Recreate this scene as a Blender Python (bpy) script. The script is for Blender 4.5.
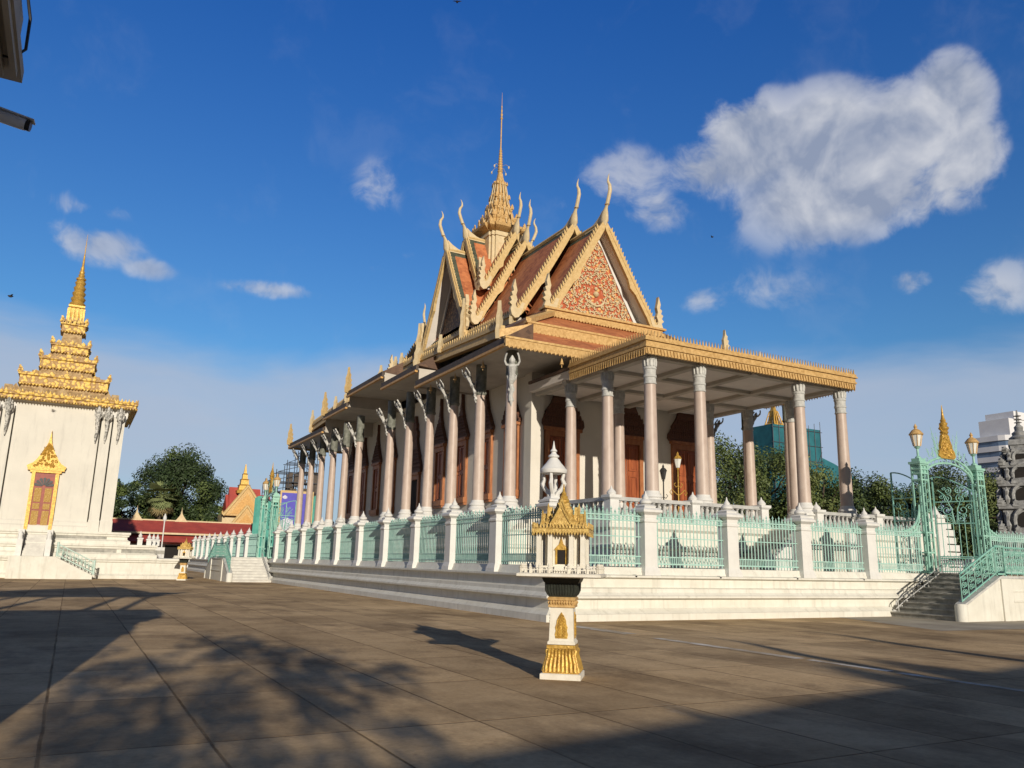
import bpy, bmesh, math, random
from mathutils import Vector, Matrix
R = math.radians
for o in list(bpy.data.objects): bpy.data.objects.remove(o)
scene = bpy.context.scene
COL = scene.collection

# ------------------------------------------------------------------ camera
cam = bpy.data.cameras.new('camera')
cam.sensor_fit = 'HORIZONTAL'; cam.sensor_width = 36.0
cam.lens = 36.0 * 795.9 / 1024.0
cam.clip_start = 0.05; cam.clip_end = 4000
camo = bpy.data.objects.new('camera', cam); COL.objects.link(camo)
yaw, pitch, roll = .4934, .2213, .0223
fwd = Vector((math.sin(yaw)*math.cos(pitch), math.cos(yaw)*math.cos(pitch), math.sin(pitch)))
rt = Vector((math.cos(yaw), -math.sin(yaw), 0)); up = rt.cross(fwd)
r2 = rt*math.cos(roll) + up*math.sin(roll); u2 = -rt*math.sin(roll) + up*math.cos(roll)
m = Matrix.Identity(4)
for i in range(3):
    m[i][0] = r2[i]; m[i][1] = u2[i]; m[i][2] = -fwd[i]
m[0][3], m[1][3], m[2][3] = 0, 0, 1.65
camo.matrix_world = m
scene.camera = camo

# ------------------------------------------------------------------ light
SUN_EL, SUN_AZ = R(15.5), R(9.5)          # azimuth the shadows run towards, from +Y to +X
sun = bpy.data.lights.new('sun', 'SUN'); sun.energy = 5.0; sun.angle = R(0.5); sun.color = (1, .91, .775)
suno = bpy.data.objects.new('sun', sun); COL.objects.link(suno)
sdir = Vector((math.sin(SUN_AZ)*math.cos(SUN_EL), math.cos(SUN_AZ)*math.cos(SUN_EL), -math.sin(SUN_EL)))
suno.rotation_euler = sdir.to_track_quat('-Z', 'Y').to_euler()
suno.location = (-20, -80, 40)

world = bpy.data.worlds.new('World'); scene.world = world; world.use_nodes = True
nt = world.node_tree; nt.nodes.clear()
def N(t, **k):
    n = nt.nodes.new(t)
    for a, v in k.items(): setattr(n, a, v)
    return n
def L(a, b): nt.links.new(a, b)
def mth(op, a, b=None, c=None, clamp=False):
    n = N('ShaderNodeMath', operation=op, use_clamp=clamp)
    for i, v in enumerate((a, b, c)):
        if v is None: continue
        if isinstance(v, (int, float)): n.inputs[i].default_value = v
        else: L(v, n.inputs[i])
    return n.outputs[0]
sky = N('ShaderNodeTexSky', sky_type='NISHITA', sun_disc=False)
sky.sun_elevation = SUN_EL
sky.sun_rotation = math.pi + SUN_AZ        # the sun stands behind the camera, towards -Y
sky.altitude = 0; sky.air_density = 1.0; sky.dust_density = .6; sky.ozone_density = 2.5
tc = N('ShaderNodeTexCoord'); D = tc.outputs['Generated']
def vdot(v):
    n = N('ShaderNodeVectorMath', operation='DOT_PRODUCT'); L(D, n.inputs[0]); n.inputs[1].default_value = v; return n.outputs['Value']
def noise(sc, det, rough, dist=0.0, stretch=(1, 1, 1)):
    mp = N('ShaderNodeMapping'); mp.inputs['Scale'].default_value = stretch; L(D, mp.inputs[0])
    n = N('ShaderNodeTexNoise'); n.inputs['Scale'].default_value = sc; n.inputs['Detail'].default_value = det
    n.inputs['Roughness'].default_value = rough; n.inputs['Distortion'].default_value = dist
    L(mp.outputs[0], n.inputs['Vector']); return n.outputs['Fac']
CL = [(0.7544, 0.4439, 0.4804, 0.0350, 0.0460, 1), (0.7806, 0.450, 0.4347, 0.0340, 0.0440, .95), (0.7379, 0.4918, 0.4602, 0.0600, 0.0520, 1), (0.6887, 0.5507, 0.4717, 0.0715, 0.0553, 1),
 (0.633, 0.6055, 0.4774, 0.0639, 0.0523, .95), (0.6079, 0.6455, 0.4623, 0.0452, 0.0338, .8), (0.7212, 0.5534, 0.4224, 0.1085, 0.0529, .95), (0.7758, 0.4841, 0.4107, 0.0561, 0.0472, .8),
 (0.7022, 0.6056, 0.3844, 0.0742, 0.0291, .34), (0.5356, 0.7125, 0.4534, 0.0568, 0.0387, .5), (0.4989, 0.7503, 0.4338, 0.0303, 0.026, .35), (0.571, 0.7065, 0.418, 0.0378, 0.0282, .6),
 (0.2706, 0.86, 0.4326, 0.0297, 0.0379, .45), (0.3233, 0.8736, 0.3637, 0.012, 0.0107, .35), (-0.0288, 0.9294, 0.3679, 0.0444, 0.0148, .42), (-0.0172, 0.9434, 0.3313, 0.05, 0.0227, .6),
 (0.0352, 0.9479, 0.3166, 0.0292, 0.0133, .55), (0.1828, 0.9323, 0.3121, 0.0605, 0.0107, .5), (0.2778, 0.8952, 0.3484, 0.0339, 0.0061, .35), (0.6801, 0.6575, 0.3224, 0.0833, 0.0287, .34),
 (0.6355, 0.7039, 0.3171, 0.0294, 0.0165, .45), (0.7863, 0.5298, 0.3179, 0.0208, 0.0165, .6), (0.8353, 0.4636, 0.2955, 0.0394, 0.0295, .62)]
def fbm(off, sc, det, rough):
    mp = N('ShaderNodeMapping'); mp.inputs['Location'].default_value = off; L(D, mp.inputs[0])
    w = N('ShaderNodeTexNoise'); w.inputs['Scale'].default_value = sc*.8; w.inputs['Detail'].default_value = 3; L(mp.outputs[0], w.inputs['Vector'])
    mx = N('ShaderNodeMix', data_type='RGBA', blend_type='LINEAR_LIGHT'); mx.inputs[0].default_value = .06; L(mp.outputs[0], mx.inputs[6]); L(w.outputs['Color'], mx.inputs[7])
    n = N('ShaderNodeTexNoise'); n.inputs['Scale'].default_value = sc; n.inputs['Detail'].default_value = det; n.inputs['Roughness'].default_value = rough
    L(mx.outputs[2], n.inputs['Vector']); return n.outputs['Fac']
nz = fbm((0, 0, 0), 9.0, 11, .60)
nz_lit = fbm((.006, .010, -.022), 9.0, 5, .55)       # the same puffs sampled a little higher: gives each billow a lit and a shaded side
nz_soft = fbm((0, 0, 0), 9.0, 5, .55)
field = None
for (cx, cy, cz, a, b, wgt) in CL:
    c_ = Vector((cx, cy, cz)).normalized(); u_ = Vector((c_.y, -c_.x, 0)).normalized(); v_ = u_.cross(c_)
    ex = vdot(u_/(a*1.45)); ey = vdot(v_/(b*1.45))
    rr = mth('ADD', mth('MULTIPLY', ex, ex), mth('MULTIPLY', ey, ey))
    val = mth('MULTIPLY', mth('SUBTRACT', 1.0, rr, clamp=True), mth('MULTIPLY', mth('GREATER_THAN', vdot(c_), .3), wgt))
    field = val if field is None else mth('SMOOTH_MAX', field, val, .22)
inside = N('ShaderNodeMapRange', interpolation_type='SMOOTHSTEP'); L(field, inside.inputs['Value'])
inside.inputs['From Min'].default_value = .08; inside.inputs['From Max'].default_value = .34
puff = mth('ADD', mth('MULTIPLY', field, 1.65), mth('MULTIPLY', mth('SUBTRACT', nz, .5), 3.5))
dn = N('ShaderNodeMapRange', interpolation_type='SMOOTHSTEP'); L(puff, dn.inputs['Value'])
dn.inputs['From Min'].default_value = .34; dn.inputs['From Max'].default_value = 1.0
wmax = mth('MINIMUM', mth('ADD', mth('MULTIPLY', field, 1.15), .12), 1.0)
dens = mth('MULTIPLY', mth('MULTIPLY', dn.outputs[0], inside.outputs[0]), wmax)
# a thin pale veil low over the horizon
zc = vdot((0, 0, 1))
veil_n = noise(3.0, 5, .55, .3, (1, 1, 3.5))
edge = mth('ADD', .255, mth('MULTIPLY', mth('SUBTRACT', veil_n, .5), .10))
ve = N('ShaderNodeMapRange', interpolation_type='SMOOTHSTEP'); L(mth('SUBTRACT', edge, zc), ve.inputs['Value'])
ve.inputs['From Min'].default_value = -.012; ve.inputs['From Max'].default_value = .05
veil = mth('MULTIPLY', ve.outputs[0], mth('ADD', .50, mth('MULTIPLY', veil_n, .55)))
shade = N('ShaderNodeValToRGB'); L(mth('ADD', .5, mth('ADD', mth('MULTIPLY', mth('SUBTRACT', nz_soft, nz_lit), 3.0), mth('MULTIPLY', mth('SUBTRACT', .70, field), .42)), clamp=True), shade.inputs[0])
shade.color_ramp.elements[0].position = .16; shade.color_ramp.elements[0].color = (3.5, 4.1, 5.5, 1)
shade.color_ramp.elements[1].position = .86; shade.color_ramp.elements[1].color = (7.4, 7.6, 8.2, 1)
deep = N('ShaderNodeMix', data_type='RGBA', blend_type='MULTIPLY'); deep.inputs[0].default_value = 1.0
tint = N('ShaderNodeValToRGB'); L(vdot((0, 0, 1)), tint.inputs[0])
tint.color_ramp.elements[0].position = .22; tint.color_ramp.elements[0].color = (.64, 1.10, 1.42, 1)
tint.color_ramp.elements[1].position = .62; tint.color_ramp.elements[1].color = (.27, .87, 1.78, 1)
L(sky.outputs[0], deep.inputs[6]); L(tint.outputs[0], deep.inputs[7])
mixv = N('ShaderNodeMix', data_type='RGBA'); L(veil, mixv.inputs[0]); L(deep.outputs[2], mixv.inputs[6]); mixv.inputs[7].default_value = (5.3, 6.0, 7.4, 1)
rear_dim = N('ShaderNodeMapRange', interpolation_type='SMOOTHSTEP'); L(mth('SUBTRACT', mth('MULTIPLY', vdot((0, -1, 0)), 1.0), mth('MULTIPLY', mth('SUBTRACT', nz_soft, .5), .5)), rear_dim.inputs['Value'])  # added darkening of the unseen sky behind the camera, cuts ambient light
rear_dim.inputs['From Min'].default_value = -.12; rear_dim.inputs['From Max'].default_value = .25; rear_dim.inputs['To Max'].default_value = .80
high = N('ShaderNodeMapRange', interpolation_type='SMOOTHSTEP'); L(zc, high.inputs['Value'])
high.inputs['From Min'].default_value = .68; high.inputs['From Max'].default_value = .92; high.inputs['To Max'].default_value = .45  # added darkening overhead, out of view, also to cut ambient light
mixb = N('ShaderNodeMix', data_type='RGBA'); L(mth('MAXIMUM', rear_dim.outputs[0], high.outputs[0]), mixb.inputs[0]); L(mixv.outputs[2], mixb.inputs[6]); mixb.inputs[7].default_value = (.75, .80, .95, 1)
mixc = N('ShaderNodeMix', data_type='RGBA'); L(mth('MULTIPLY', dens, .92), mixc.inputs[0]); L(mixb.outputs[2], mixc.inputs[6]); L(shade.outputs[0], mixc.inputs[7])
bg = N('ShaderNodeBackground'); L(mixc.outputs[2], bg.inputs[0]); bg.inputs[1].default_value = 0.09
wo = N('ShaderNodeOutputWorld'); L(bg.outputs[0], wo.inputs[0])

vs = scene.view_settings
vs.view_transform = 'Standard'; vs.look = 'None'; vs.exposure = -0.12; vs.gamma = 1.0; vs.use_curve_mapping = False

# ------------------------------------------------------------------ materials
def base_mat(name, rough=.6, metal=0.0, spec=.4):
    mt = bpy.data.materials.new(name); mt.use_nodes = True
    t = mt.node_tree; b = t.nodes['Principled BSDF']
    b.inputs['Roughness'].default_value = rough; b.inputs['Metallic'].default_value = metal
    b.inputs['Specular IOR Level'].default_value = spec
    return mt, t, b
def mat(name, c1, c2=None, scale=3.0, rough=.6, metal=0.0, bump=0.0, bscale=None, stretch=(1, 1, 1), lo=.35, hi=.7, spec=.4, streak=None, coord='Object'):
    mt, t, b = base_mat(name, rough, metal, spec)
    n = t.nodes; l = t.links
    c2 = c2 or tuple(x*.8 for x in c1)
    tcn = n.new('ShaderNodeTexCoord'); mp = n.new('ShaderNodeMapping'); mp.inputs['Scale'].default_value = stretch
    l.new(tcn.outputs[coord], mp.inputs[0])
    nz = n.new('ShaderNodeTexNoise'); nz.inputs['Scale'].default_value = scale; nz.inputs['Detail'].default_value = 7; nz.inputs['Roughness'].default_value = .62
    l.new(mp.outputs[0], nz.inputs['Vector'])
    rp = n.new('ShaderNodeValToRGB'); rp.color_ramp.elements[0].position = lo; rp.color_ramp.elements[1].position = hi
    rp.color_ramp.elements[0].color = (*c2, 1); rp.color_ramp.elements[1].color = (*c1, 1)
    l.new(nz.outputs['Fac'], rp.inputs[0])
    out = rp.outputs[0]
    if streak:
        col, amt = streak
        m2 = n.new('ShaderNodeMapping'); m2.inputs['Scale'].default_value = (3.1, 3.1, .35); l.new(tcn.outputs[coord], m2.inputs[0])
        s2 = n.new('ShaderNodeTexNoise'); s2.inputs['Scale'].default_value = 1.3; s2.inputs['Detail'].default_value = 8; s2.inputs['Roughness'].default_value = .7
        l.new(m2.outputs[0], s2.inputs['Vector'])
        mr = n.new('ShaderNodeMapRange'); mr.inputs['From Min'].default_value = .52; mr.inputs['From Max'].default_value = .75; mr.inputs['To Max'].default_value = amt
        l.new(s2.outputs['Fac'], mr.inputs['Value'])
        mx = n.new('ShaderNodeMix'); mx.data_type = 'RGBA'; l.new(mr.outputs[0], mx.inputs[0]); l.new(out, mx.inputs[6]); mx.inputs[7].default_value = (*col, 1)
        out = mx.outputs[2]
    l.new(out, b.inputs['Base Color'])
    if bump:
        bn = n.new('ShaderNodeTexNoise'); bn.inputs['Scale'].default_value = bscale or scale*6; bn.inputs['Detail'].default_value = 5
        l.new(mp.outputs[0], bn.inputs['Vector'])
        bp = n.new('ShaderNodeBump'); bp.inputs['Strength'].default_value = bump; bp.inputs['Distance'].default_value = .03
        l.new(bn.outputs['Fac'], bp.inputs['Height']); l.new(bp.outputs[0], b.inputs['Normal'])
    return mt
M = {}
M['plaster'] = mat('white_plaster', (.70, .68, .60), (.61, .585, .505), 1.6, .78, bump=.2, bscale=25, streak=((.36, .34, .28), .62))
M['plaster_clean'] = mat('white_paint', (.68, .67, .63), (.60, .585, .55), 2.0, .65, bump=.1, bscale=20, streak=((.5, .48, .42), .4))
M['wall'] = mat('cream_wall', (.66, .62, .54), (.60, .56, .48), .8, .8, bump=.08, bscale=20, streak=((.5, .46, .38), .25))
M['old_wall'] = mat('weathered_wall', (.655, .625, .55), (.57, .545, .48), .5, .8, bump=.12, bscale=12, streak=((.40, .38, .34), .5), lo=.3)
M['marble'] = mat('pink_marble', (.53, .43, .36), (.42, .32, .26), 2.2, .45, stretch=(1, 1, .5), bump=.04)
M['stone_grey'] = mat('carved_grey', (.58, .57, .53), (.38, .375, .35), 5, .75, bump=.5, bscale=14)
M['weather_step'] = mat('grey_step', (.42, .40, .35), (.22, .215, .19), 2.4, .85, bump=.3, streak=((.12, .12, .105), .55))
M['step_pale'] = mat('pale_step', (.62, .60, .54), (.48, .46, .42), 2.4, .8, bump=.2)
M['shrine_white'] = mat('cream_shrine_paint', (.74, .70, .60), (.66, .61, .50), 6, .6, bump=.15, bscale=30, streak=((.42, .36, .26), .35))
M['gold_old'] = mat('tarnished_gilding', (.74, .52, .16), (.40, .24, .06), 14, .5, metal=.1, bump=.6, bscale=40)
M['stupa_pale'] = mat('pale_stupa_carving', (.42, .42, .40), (.18, .18, .175), 4, .85, bump=.5)
M['plaster_grey'] = mat('grey_streaked_paint', (.50, .49, .465), (.36, .355, .335), 3.0, .75, bump=.15, bscale=20, streak=((.26, .255, .24), .5))  # grey paint with random darker streaks
M['gold_stone'] = mat('worn_gilt_stone', (.52, .38, .20), (.26, .16, .07), 4, .75, bump=.5, bscale=10)
M['door_red'] = mat('red_brown_door', (.33, .065, .035), (.22, .045, .028), 4, .5)
M['carved'] = mat('mottled_carving', (.62, .60, .55), (.12, .12, .11), 7, .8, bump=.7, bscale=18, lo=.38, hi=.56)
M['teal_fence'] = mat('pale_mint_iron', (.42, .60, .53), (.28, .48, .42), 5, .6, bump=.15, spec=.3, streak=((.28, .25, .2), .3))
M['teal_white'] = mat('chalky_teal_iron', (.52, .64, .57), (.40, .54, .47), 4, .6)
M['teal'] = mat('teal_iron', (.27, .50, .41), (.15, .36, .30), 5, .55, bump=.15, spec=.4, streak=((.30, .24, .17), .35))
M['teal_pale'] = mat('pale_teal_iron', (.33, .56, .45), (.22, .43, .35), 4, .5, bump=.1)
M['gold'] = mat('gilded', (.66, .42, .085), (.36, .20, .04), 9, .42, metal=.3, bump=.5, bscale=22)
M['gold_pale'] = mat('pale_gilding', (.65, .43, .18), (.42, .25, .085), 7, .55, metal=.1, bump=.5, bscale=18)
M['cream'] = mat('cream_gold_paint', (.62, .45, .215), (.48, .325, .13), 5, .6, bump=.3, bscale=16)
M['cream_light'] = mat('pale_cream_paint', (.62, .51, .32), (.53, .41, .23), 4, .6, bump=.2, bscale=12)
M['bronze'] = mat('bronze_gold_paint', (.62, .36, .11), (.44, .23, .06), 6, .5, metal=.1, bump=.3, bscale=16)
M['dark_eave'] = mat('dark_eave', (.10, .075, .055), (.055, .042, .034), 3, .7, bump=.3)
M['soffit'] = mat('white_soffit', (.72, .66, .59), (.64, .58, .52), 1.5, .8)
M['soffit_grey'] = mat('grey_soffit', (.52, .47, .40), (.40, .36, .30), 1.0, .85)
M['wood'] = mat('varnished_wood', (.40, .115, .04), (.20, .05, .02), 5, .38, stretch=(1, 1, .15), bump=.1)
M['wood_frame'] = mat('wood_frame', (.42, .17, .065), (.27, .095, .035), 6, .45, stretch=(1, 1, .3), bump=.15)
M['wood_dark'] = mat('carved_dark_wood', (.16, .065, .035), (.08, .035, .022), 9, .55, bump=.6, bscale=18)
M['dark'] = mat('dark_interior', (.02, .016, .013), (.012, .01, .009), 2, .9)
M['iron'] = mat('black_iron', (.05, .05, .05), (.03, .03, .03), 4, .5)
M['glass_pale'] = mat('frosted_glass', (.72, .72, .66), (.6, .6, .55), 3, .25)
M['greenstone'] = mat('dark_green_stone', (.035, .04, .03), (.018, .02, .016), 6, .5, bump=.3)
M['red_roof'] = mat('red_roof_tile', (.42, .07, .05), (.30, .05, .04), 1.0, .7, bump=.3)
M['net'] = mat('teal_netting', (.02, .15, .18), (.012, .095, .12), .6, .8, bump=.4, bscale=1.2)
M['net_green'] = mat('green_netting', (.10, .36, .29), (.06, .25, .20), .8, .8, bump=.4, bscale=1.5)
M['pipe'] = mat('scaffold_pipe', (.12, .13, .15), (.07, .075, .09), 2, .5, metal=.3)
M['banner'] = mat('purple_banner', (.10, .085, .46), (.07, .06, .36), 1, .6)
M['banner_w'] = mat('pale_print', (.62, .60, .66), (.5, .48, .55), 4, .6)
M['stupa'] = mat('grey_stupa_stone', (.34, .34, .33), (.16, .16, .155), 3, .85, bump=.6, bscale=6)
M['highrise'] = mat('white_facade', (.72, .72, .72), (.64, .64, .66), .3, .6)
M['hr_glass'] = mat('blue_glass', (.14, .20, .30), (.09, .13, .2), .3, .2)
M['trunk'] = mat('bark', (.12, .085, .06), (.06, .045, .032), 4, .9, bump=.6)
M['leaf_dark'] = mat('dark_leaves', (.050, .080, .026), (.024, .042, .014), .5, .6, coord='Object')
M['leaf_mid'] = mat('mid_leaves', (.125, .165, .045), (.06, .085, .022), .5, .6)
M['leaf_light'] = mat('light_leaves', (.17, .20, .06), (.09, .115, .03), .6, .6)
M['palm'] = mat('palm_fronds', (.26, .29, .13), (.15, .18, .07), 1.5, .55)
M['palm_dry'] = mat('dry_fronds', (.26, .20, .09), (.16, .12, .05), 1.5, .7)
M['chalk'] = mat('worn_white_line', (.70, .64, .54), (.42, .33, .22), 1.1, .9, lo=.42, hi=.58)
M['cam_body'] = mat('camera_housing', (.75, .76, .78), (.66, .67, .7), 6, .4)
M['black'] = mat('black_plastic', (.02, .02, .022), None, 4, .35)
M['bird'] = mat('dark_feathers', (.03, .03, .035), None, 4, .8)

def tile_mat(name, c1, c2, rows=4.0):
    mt, t, b = base_mat(name, .55); n = t.nodes; l = t.links
    tcn = n.new('ShaderNodeTexCoord')
    vo = n.new('ShaderNodeTexVoronoi'); vo.inputs['Scale'].default_value = 4.2; l.new(tcn.outputs['Object'], vo.inputs['Vector'])
    nz = n.new('ShaderNodeTexNoise'); nz.inputs['Scale'].default_value = .9; nz.inputs['Detail'].default_value = 8; l.new(tcn.outputs['Object'], nz.inputs['Vector'])
    sep = n.new('ShaderNodeSeparateColor'); l.new(vo.outputs['Color'], sep.inputs[0])
    ad = n.new('ShaderNodeMath'); ad.operation = 'MULTIPLY_ADD'; l.new(sep.outputs[0], ad.inputs[0]); ad.inputs[1].default_value = .45
    l.new(nz.outputs['Fac'], ad.inputs[2])
    rp = n.new('ShaderNodeValToRGB'); rp.color_ramp.elements[0].position = .4; rp.color_ramp.elements[1].position = .95
    rp.color_ramp.elements[0].color = (*c2, 1); rp.color_ramp.elements[1].color = (*c1, 1); l.new(ad.outputs[0], rp.inputs[0])
    l.new(rp.outputs[0], b.inputs['Base Color'])
    wv = n.new('ShaderNodeTexWave'); wv.wave_type = 'BANDS'; wv.bands_direction = 'Z'; wv.wave_profile = 'SAW'; wv.inputs['Scale'].default_value = rows/ (2*math.pi) * 3.2
    wv.inputs['Distortion'].default_value = .4; l.new(tcn.outputs['Object'], wv.inputs['Vector'])
    bp = n.new('ShaderNodeBump'); bp.inputs['Strength'].default_value = .55; bp.inputs['Distance'].default_value = .05
    l.new(wv.outputs['Fac'], bp.inputs['Height']); l.new(bp.outputs[0], b.inputs['Normal'])
    return mt
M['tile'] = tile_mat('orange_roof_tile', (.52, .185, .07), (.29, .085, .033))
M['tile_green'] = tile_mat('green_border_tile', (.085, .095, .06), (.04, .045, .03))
M['tile_dark'] = tile_mat('dark_brown_tile', (.15, .085, .05), (.08, .045, .03))  # dark brown tile of the side skirts and portico roof

def relief_mat(name, gold, ground, scale, th=.33):
    mt, t, b = base_mat(name, .5); n = t.nodes; l = t.links
    tcn = n.new('ShaderNodeTexCoord')
    dn = n.new('ShaderNodeTexNoise'); dn.inputs['Scale'].default_value = scale*.6; l.new(tcn.outputs['Object'], dn.inputs['Vector'])
    mxv = n.new('ShaderNodeMix'); mxv.data_type = 'RGBA'; mxv.inputs[0].default_value = .12; l.new(tcn.outputs['Object'], mxv.inputs[6]); l.new(dn.outputs['Color'], mxv.inputs[7])
    vo = n.new('ShaderNodeTexVoronoi'); vo.feature = 'SMOOTH_F1'; vo.inputs['Scale'].default_value = scale; vo.inputs['Smoothness'].default_value = .15
    l.new(mxv.outputs[2], vo.inputs['Vector'])
    rp = n.new('ShaderNodeValToRGB'); rp.color_ramp.elements[0].position = th; rp.color_ramp.elements[1].position = th+.09
    rp.color_ramp.elements[0].color = (*gold, 1); rp.color_ramp.elements[1].color = (*ground, 1)
    l.new(vo.outputs['Distance'], rp.inputs[0]); l.new(rp.outputs[0], b.inputs['Base Color'])
    bp = n.new('ShaderNodeBump'); bp.invert = True; bp.inputs['Strength'].default_value = .8; bp.inputs['Distance'].default_value = .06
    l.new(vo.outputs['Distance'], bp.inputs['Height']); l.new(bp.outputs[0], b.inputs['Normal'])
    return mt
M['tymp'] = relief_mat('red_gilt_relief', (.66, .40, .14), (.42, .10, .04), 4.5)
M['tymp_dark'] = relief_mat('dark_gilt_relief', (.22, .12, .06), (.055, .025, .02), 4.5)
M['gold_panel'] = relief_mat('gilt_lattice', (.50, .33, .10), (.40, .235, .06), 12)

M['green_capital'] = mat('grey_green_capital', (.24, .24, .20), (.11, .115, .09), 5, .7, bump=.4)
M['gilt_carving'] = relief_mat('gilt_carving', (.72, .48, .10), (.34, .19, .05), 5.0, .46)

def ground_mat():
    mt, t, b = base_mat('worn_paving', .95, spec=.04); n = t.nodes; l = t.links
    tcn = n.new('ShaderNodeTexCoord'); P = tcn.outputs['Object']
    def nz(s, d=8, r=.6, st=(1, 1, 1)):
        mp = n.new('ShaderNodeMapping'); mp.inputs['Scale'].default_value = st; l.new(P, mp.inputs[0])
        x = n.new('ShaderNodeTexNoise'); x.inputs['Scale'].default_value = s; x.inputs['Detail'].default_value = d; x.inputs['Roughness'].default_value = r
        l.new(mp.outputs[0], x.inputs['Vector']); return x.outputs['Fac']
    big = nz(.16, 6, .6, (1, .7, 1)); mid = nz(1.3, 8, .7); fine = nz(14, 5, .7)
    def mm(op, a, b2=None, clamp=False):
        x = n.new('ShaderNodeMath'); x.operation = op; x.use_clamp = clamp
        for i, v in enumerate((a, b2)):
            if v is None: continue
            if isinstance(v, (int, float)): x.inputs[i].default_value = v
            else: l.new(v, x.inputs[i])
        return x.outputs[0]
    s = mm('ADD', mm('MULTIPLY', big, .42), mm('ADD', mm('MULTIPLY', mid, .36), mm('MULTIPLY', fine, .28)))
    rp = n.new('ShaderNodeValToRGB'); e = rp.color_ramp.elements
    e[0].position = .36; e[0].color = (.225, .155, .09, 1); e[1].position = .62; e[1].color = (.60, .435, .25, 1)
    k = rp.color_ramp.elements.new(.49); k.color = (.46, .325, .18, 1)
    l.new(s, rp.inputs[0])
    # cast slabs: joints along both directions, slightly wandering
    wob = n.new('ShaderNodeTexNoise'); wob.inputs['Scale'].default_value = .9; l.new(P, wob.inputs['Vector'])
    mxv = n.new('ShaderNodeMix'); mxv.data_type = 'RGBA'; mxv.inputs[0].default_value = .035; l.new(P, mxv.inputs[6]); l.new(wob.outputs['Color'], mxv.inputs[7])
    br = n.new('ShaderNodeTexBrick'); br.offset = 0.0; br.squash = 1.0
    br.inputs['Scale'].default_value = 1.0; br.inputs['Brick Width'].default_value = 1.31; br.inputs['Row Height'].default_value = 2.62
    br.inputs['Mortar Size'].default_value = .022; br.inputs['Mortar Smooth'].default_value = .75; br.inputs['Bias'].default_value = 0
    br.inputs['Color1'].default_value = (.72, .70, .68, 1); br.inputs['Color2'].default_value = (1.22, 1.20, 1.17, 1); br.inputs['Mortar'].default_value = (.34, .31, .28, 1)
    l.new(mxv.outputs[2], br.inputs['Vector'])
    jn = n.new('ShaderNodeMapRange'); jn.inputs['From Min'].default_value = .38; jn.inputs['From Max'].default_value = .62; jn.inputs['To Min'].default_value = .5; jn.inputs['To Max'].default_value = 1.0; l.new(nz(.55, 5, .7), jn.inputs['Value'])
    mu = n.new('ShaderNodeMix'); mu.data_type = 'RGBA'; mu.blend_type = 'MULTIPLY'; l.new(jn.outputs[0], mu.inputs[0]); l.new(rp.outputs[0], mu.inputs[6]); l.new(br.outputs['Color'], mu.inputs[7])
    # pale lime traces along some joints and scuffs
    ls_ = nz(.8, 9, .75, (1.6, .5, 1)); mr2 = n.new('ShaderNodeMapRange'); mr2.inputs['From Min'].default_value = .64; mr2.inputs['From Max'].default_value = .74; mr2.inputs['To Max'].default_value = .55
    l.new(ls_, mr2.inputs['Value'])
    m4 = n.new('ShaderNodeMix'); m4.data_type = 'RGBA'; l.new(mr2.outputs[0], m4.inputs[0]); l.new(mu.outputs[2], m4.inputs[6]); m4.inputs[7].default_value = (.60, .50, .38, 1)
    mu = m4
    # dark old stains
    st = nz(.42, 9, .72, (1.0, .55, 1)); mr = n.new('ShaderNodeMapRange'); mr.inputs['From Min'].default_value = .48; mr.inputs['From Max'].default_value = .66; mr.inputs['To Max'].default_value = .80
    l.new(st, mr.inputs['Value'])
    m3 = n.new('ShaderNodeMix'); m3.data_type = 'RGBA'; l.new(mr.outputs[0], m3.inputs[0]); l.new(mu.outputs[2], m3.inputs[6]); m3.inputs[7].default_value = (.19, .13, .075, 1)
    l.new(m3.outputs[2], b.inputs['Base Color'])
    bp = n.new('ShaderNodeBump'); bp.inputs['Strength'].default_value = .5; bp.inputs['Distance'].default_value = .02
    hh = mm('ADD', mm('MULTIPLY', mid, .5), mm('ADD', mm('MULTIPLY', fine, .5), mm('MULTIPLY', br.outputs['Fac'], -.9)))
    l.new(hh, bp.inputs['Height']); l.new(bp.outputs[0], b.inputs['Normal'])
    return mt
M['ground'] = ground_mat()
M['apron'] = mat('grey_concrete', (.44, .38, .29), (.26, .22, .165), .8, .9, bump=.3)

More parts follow.
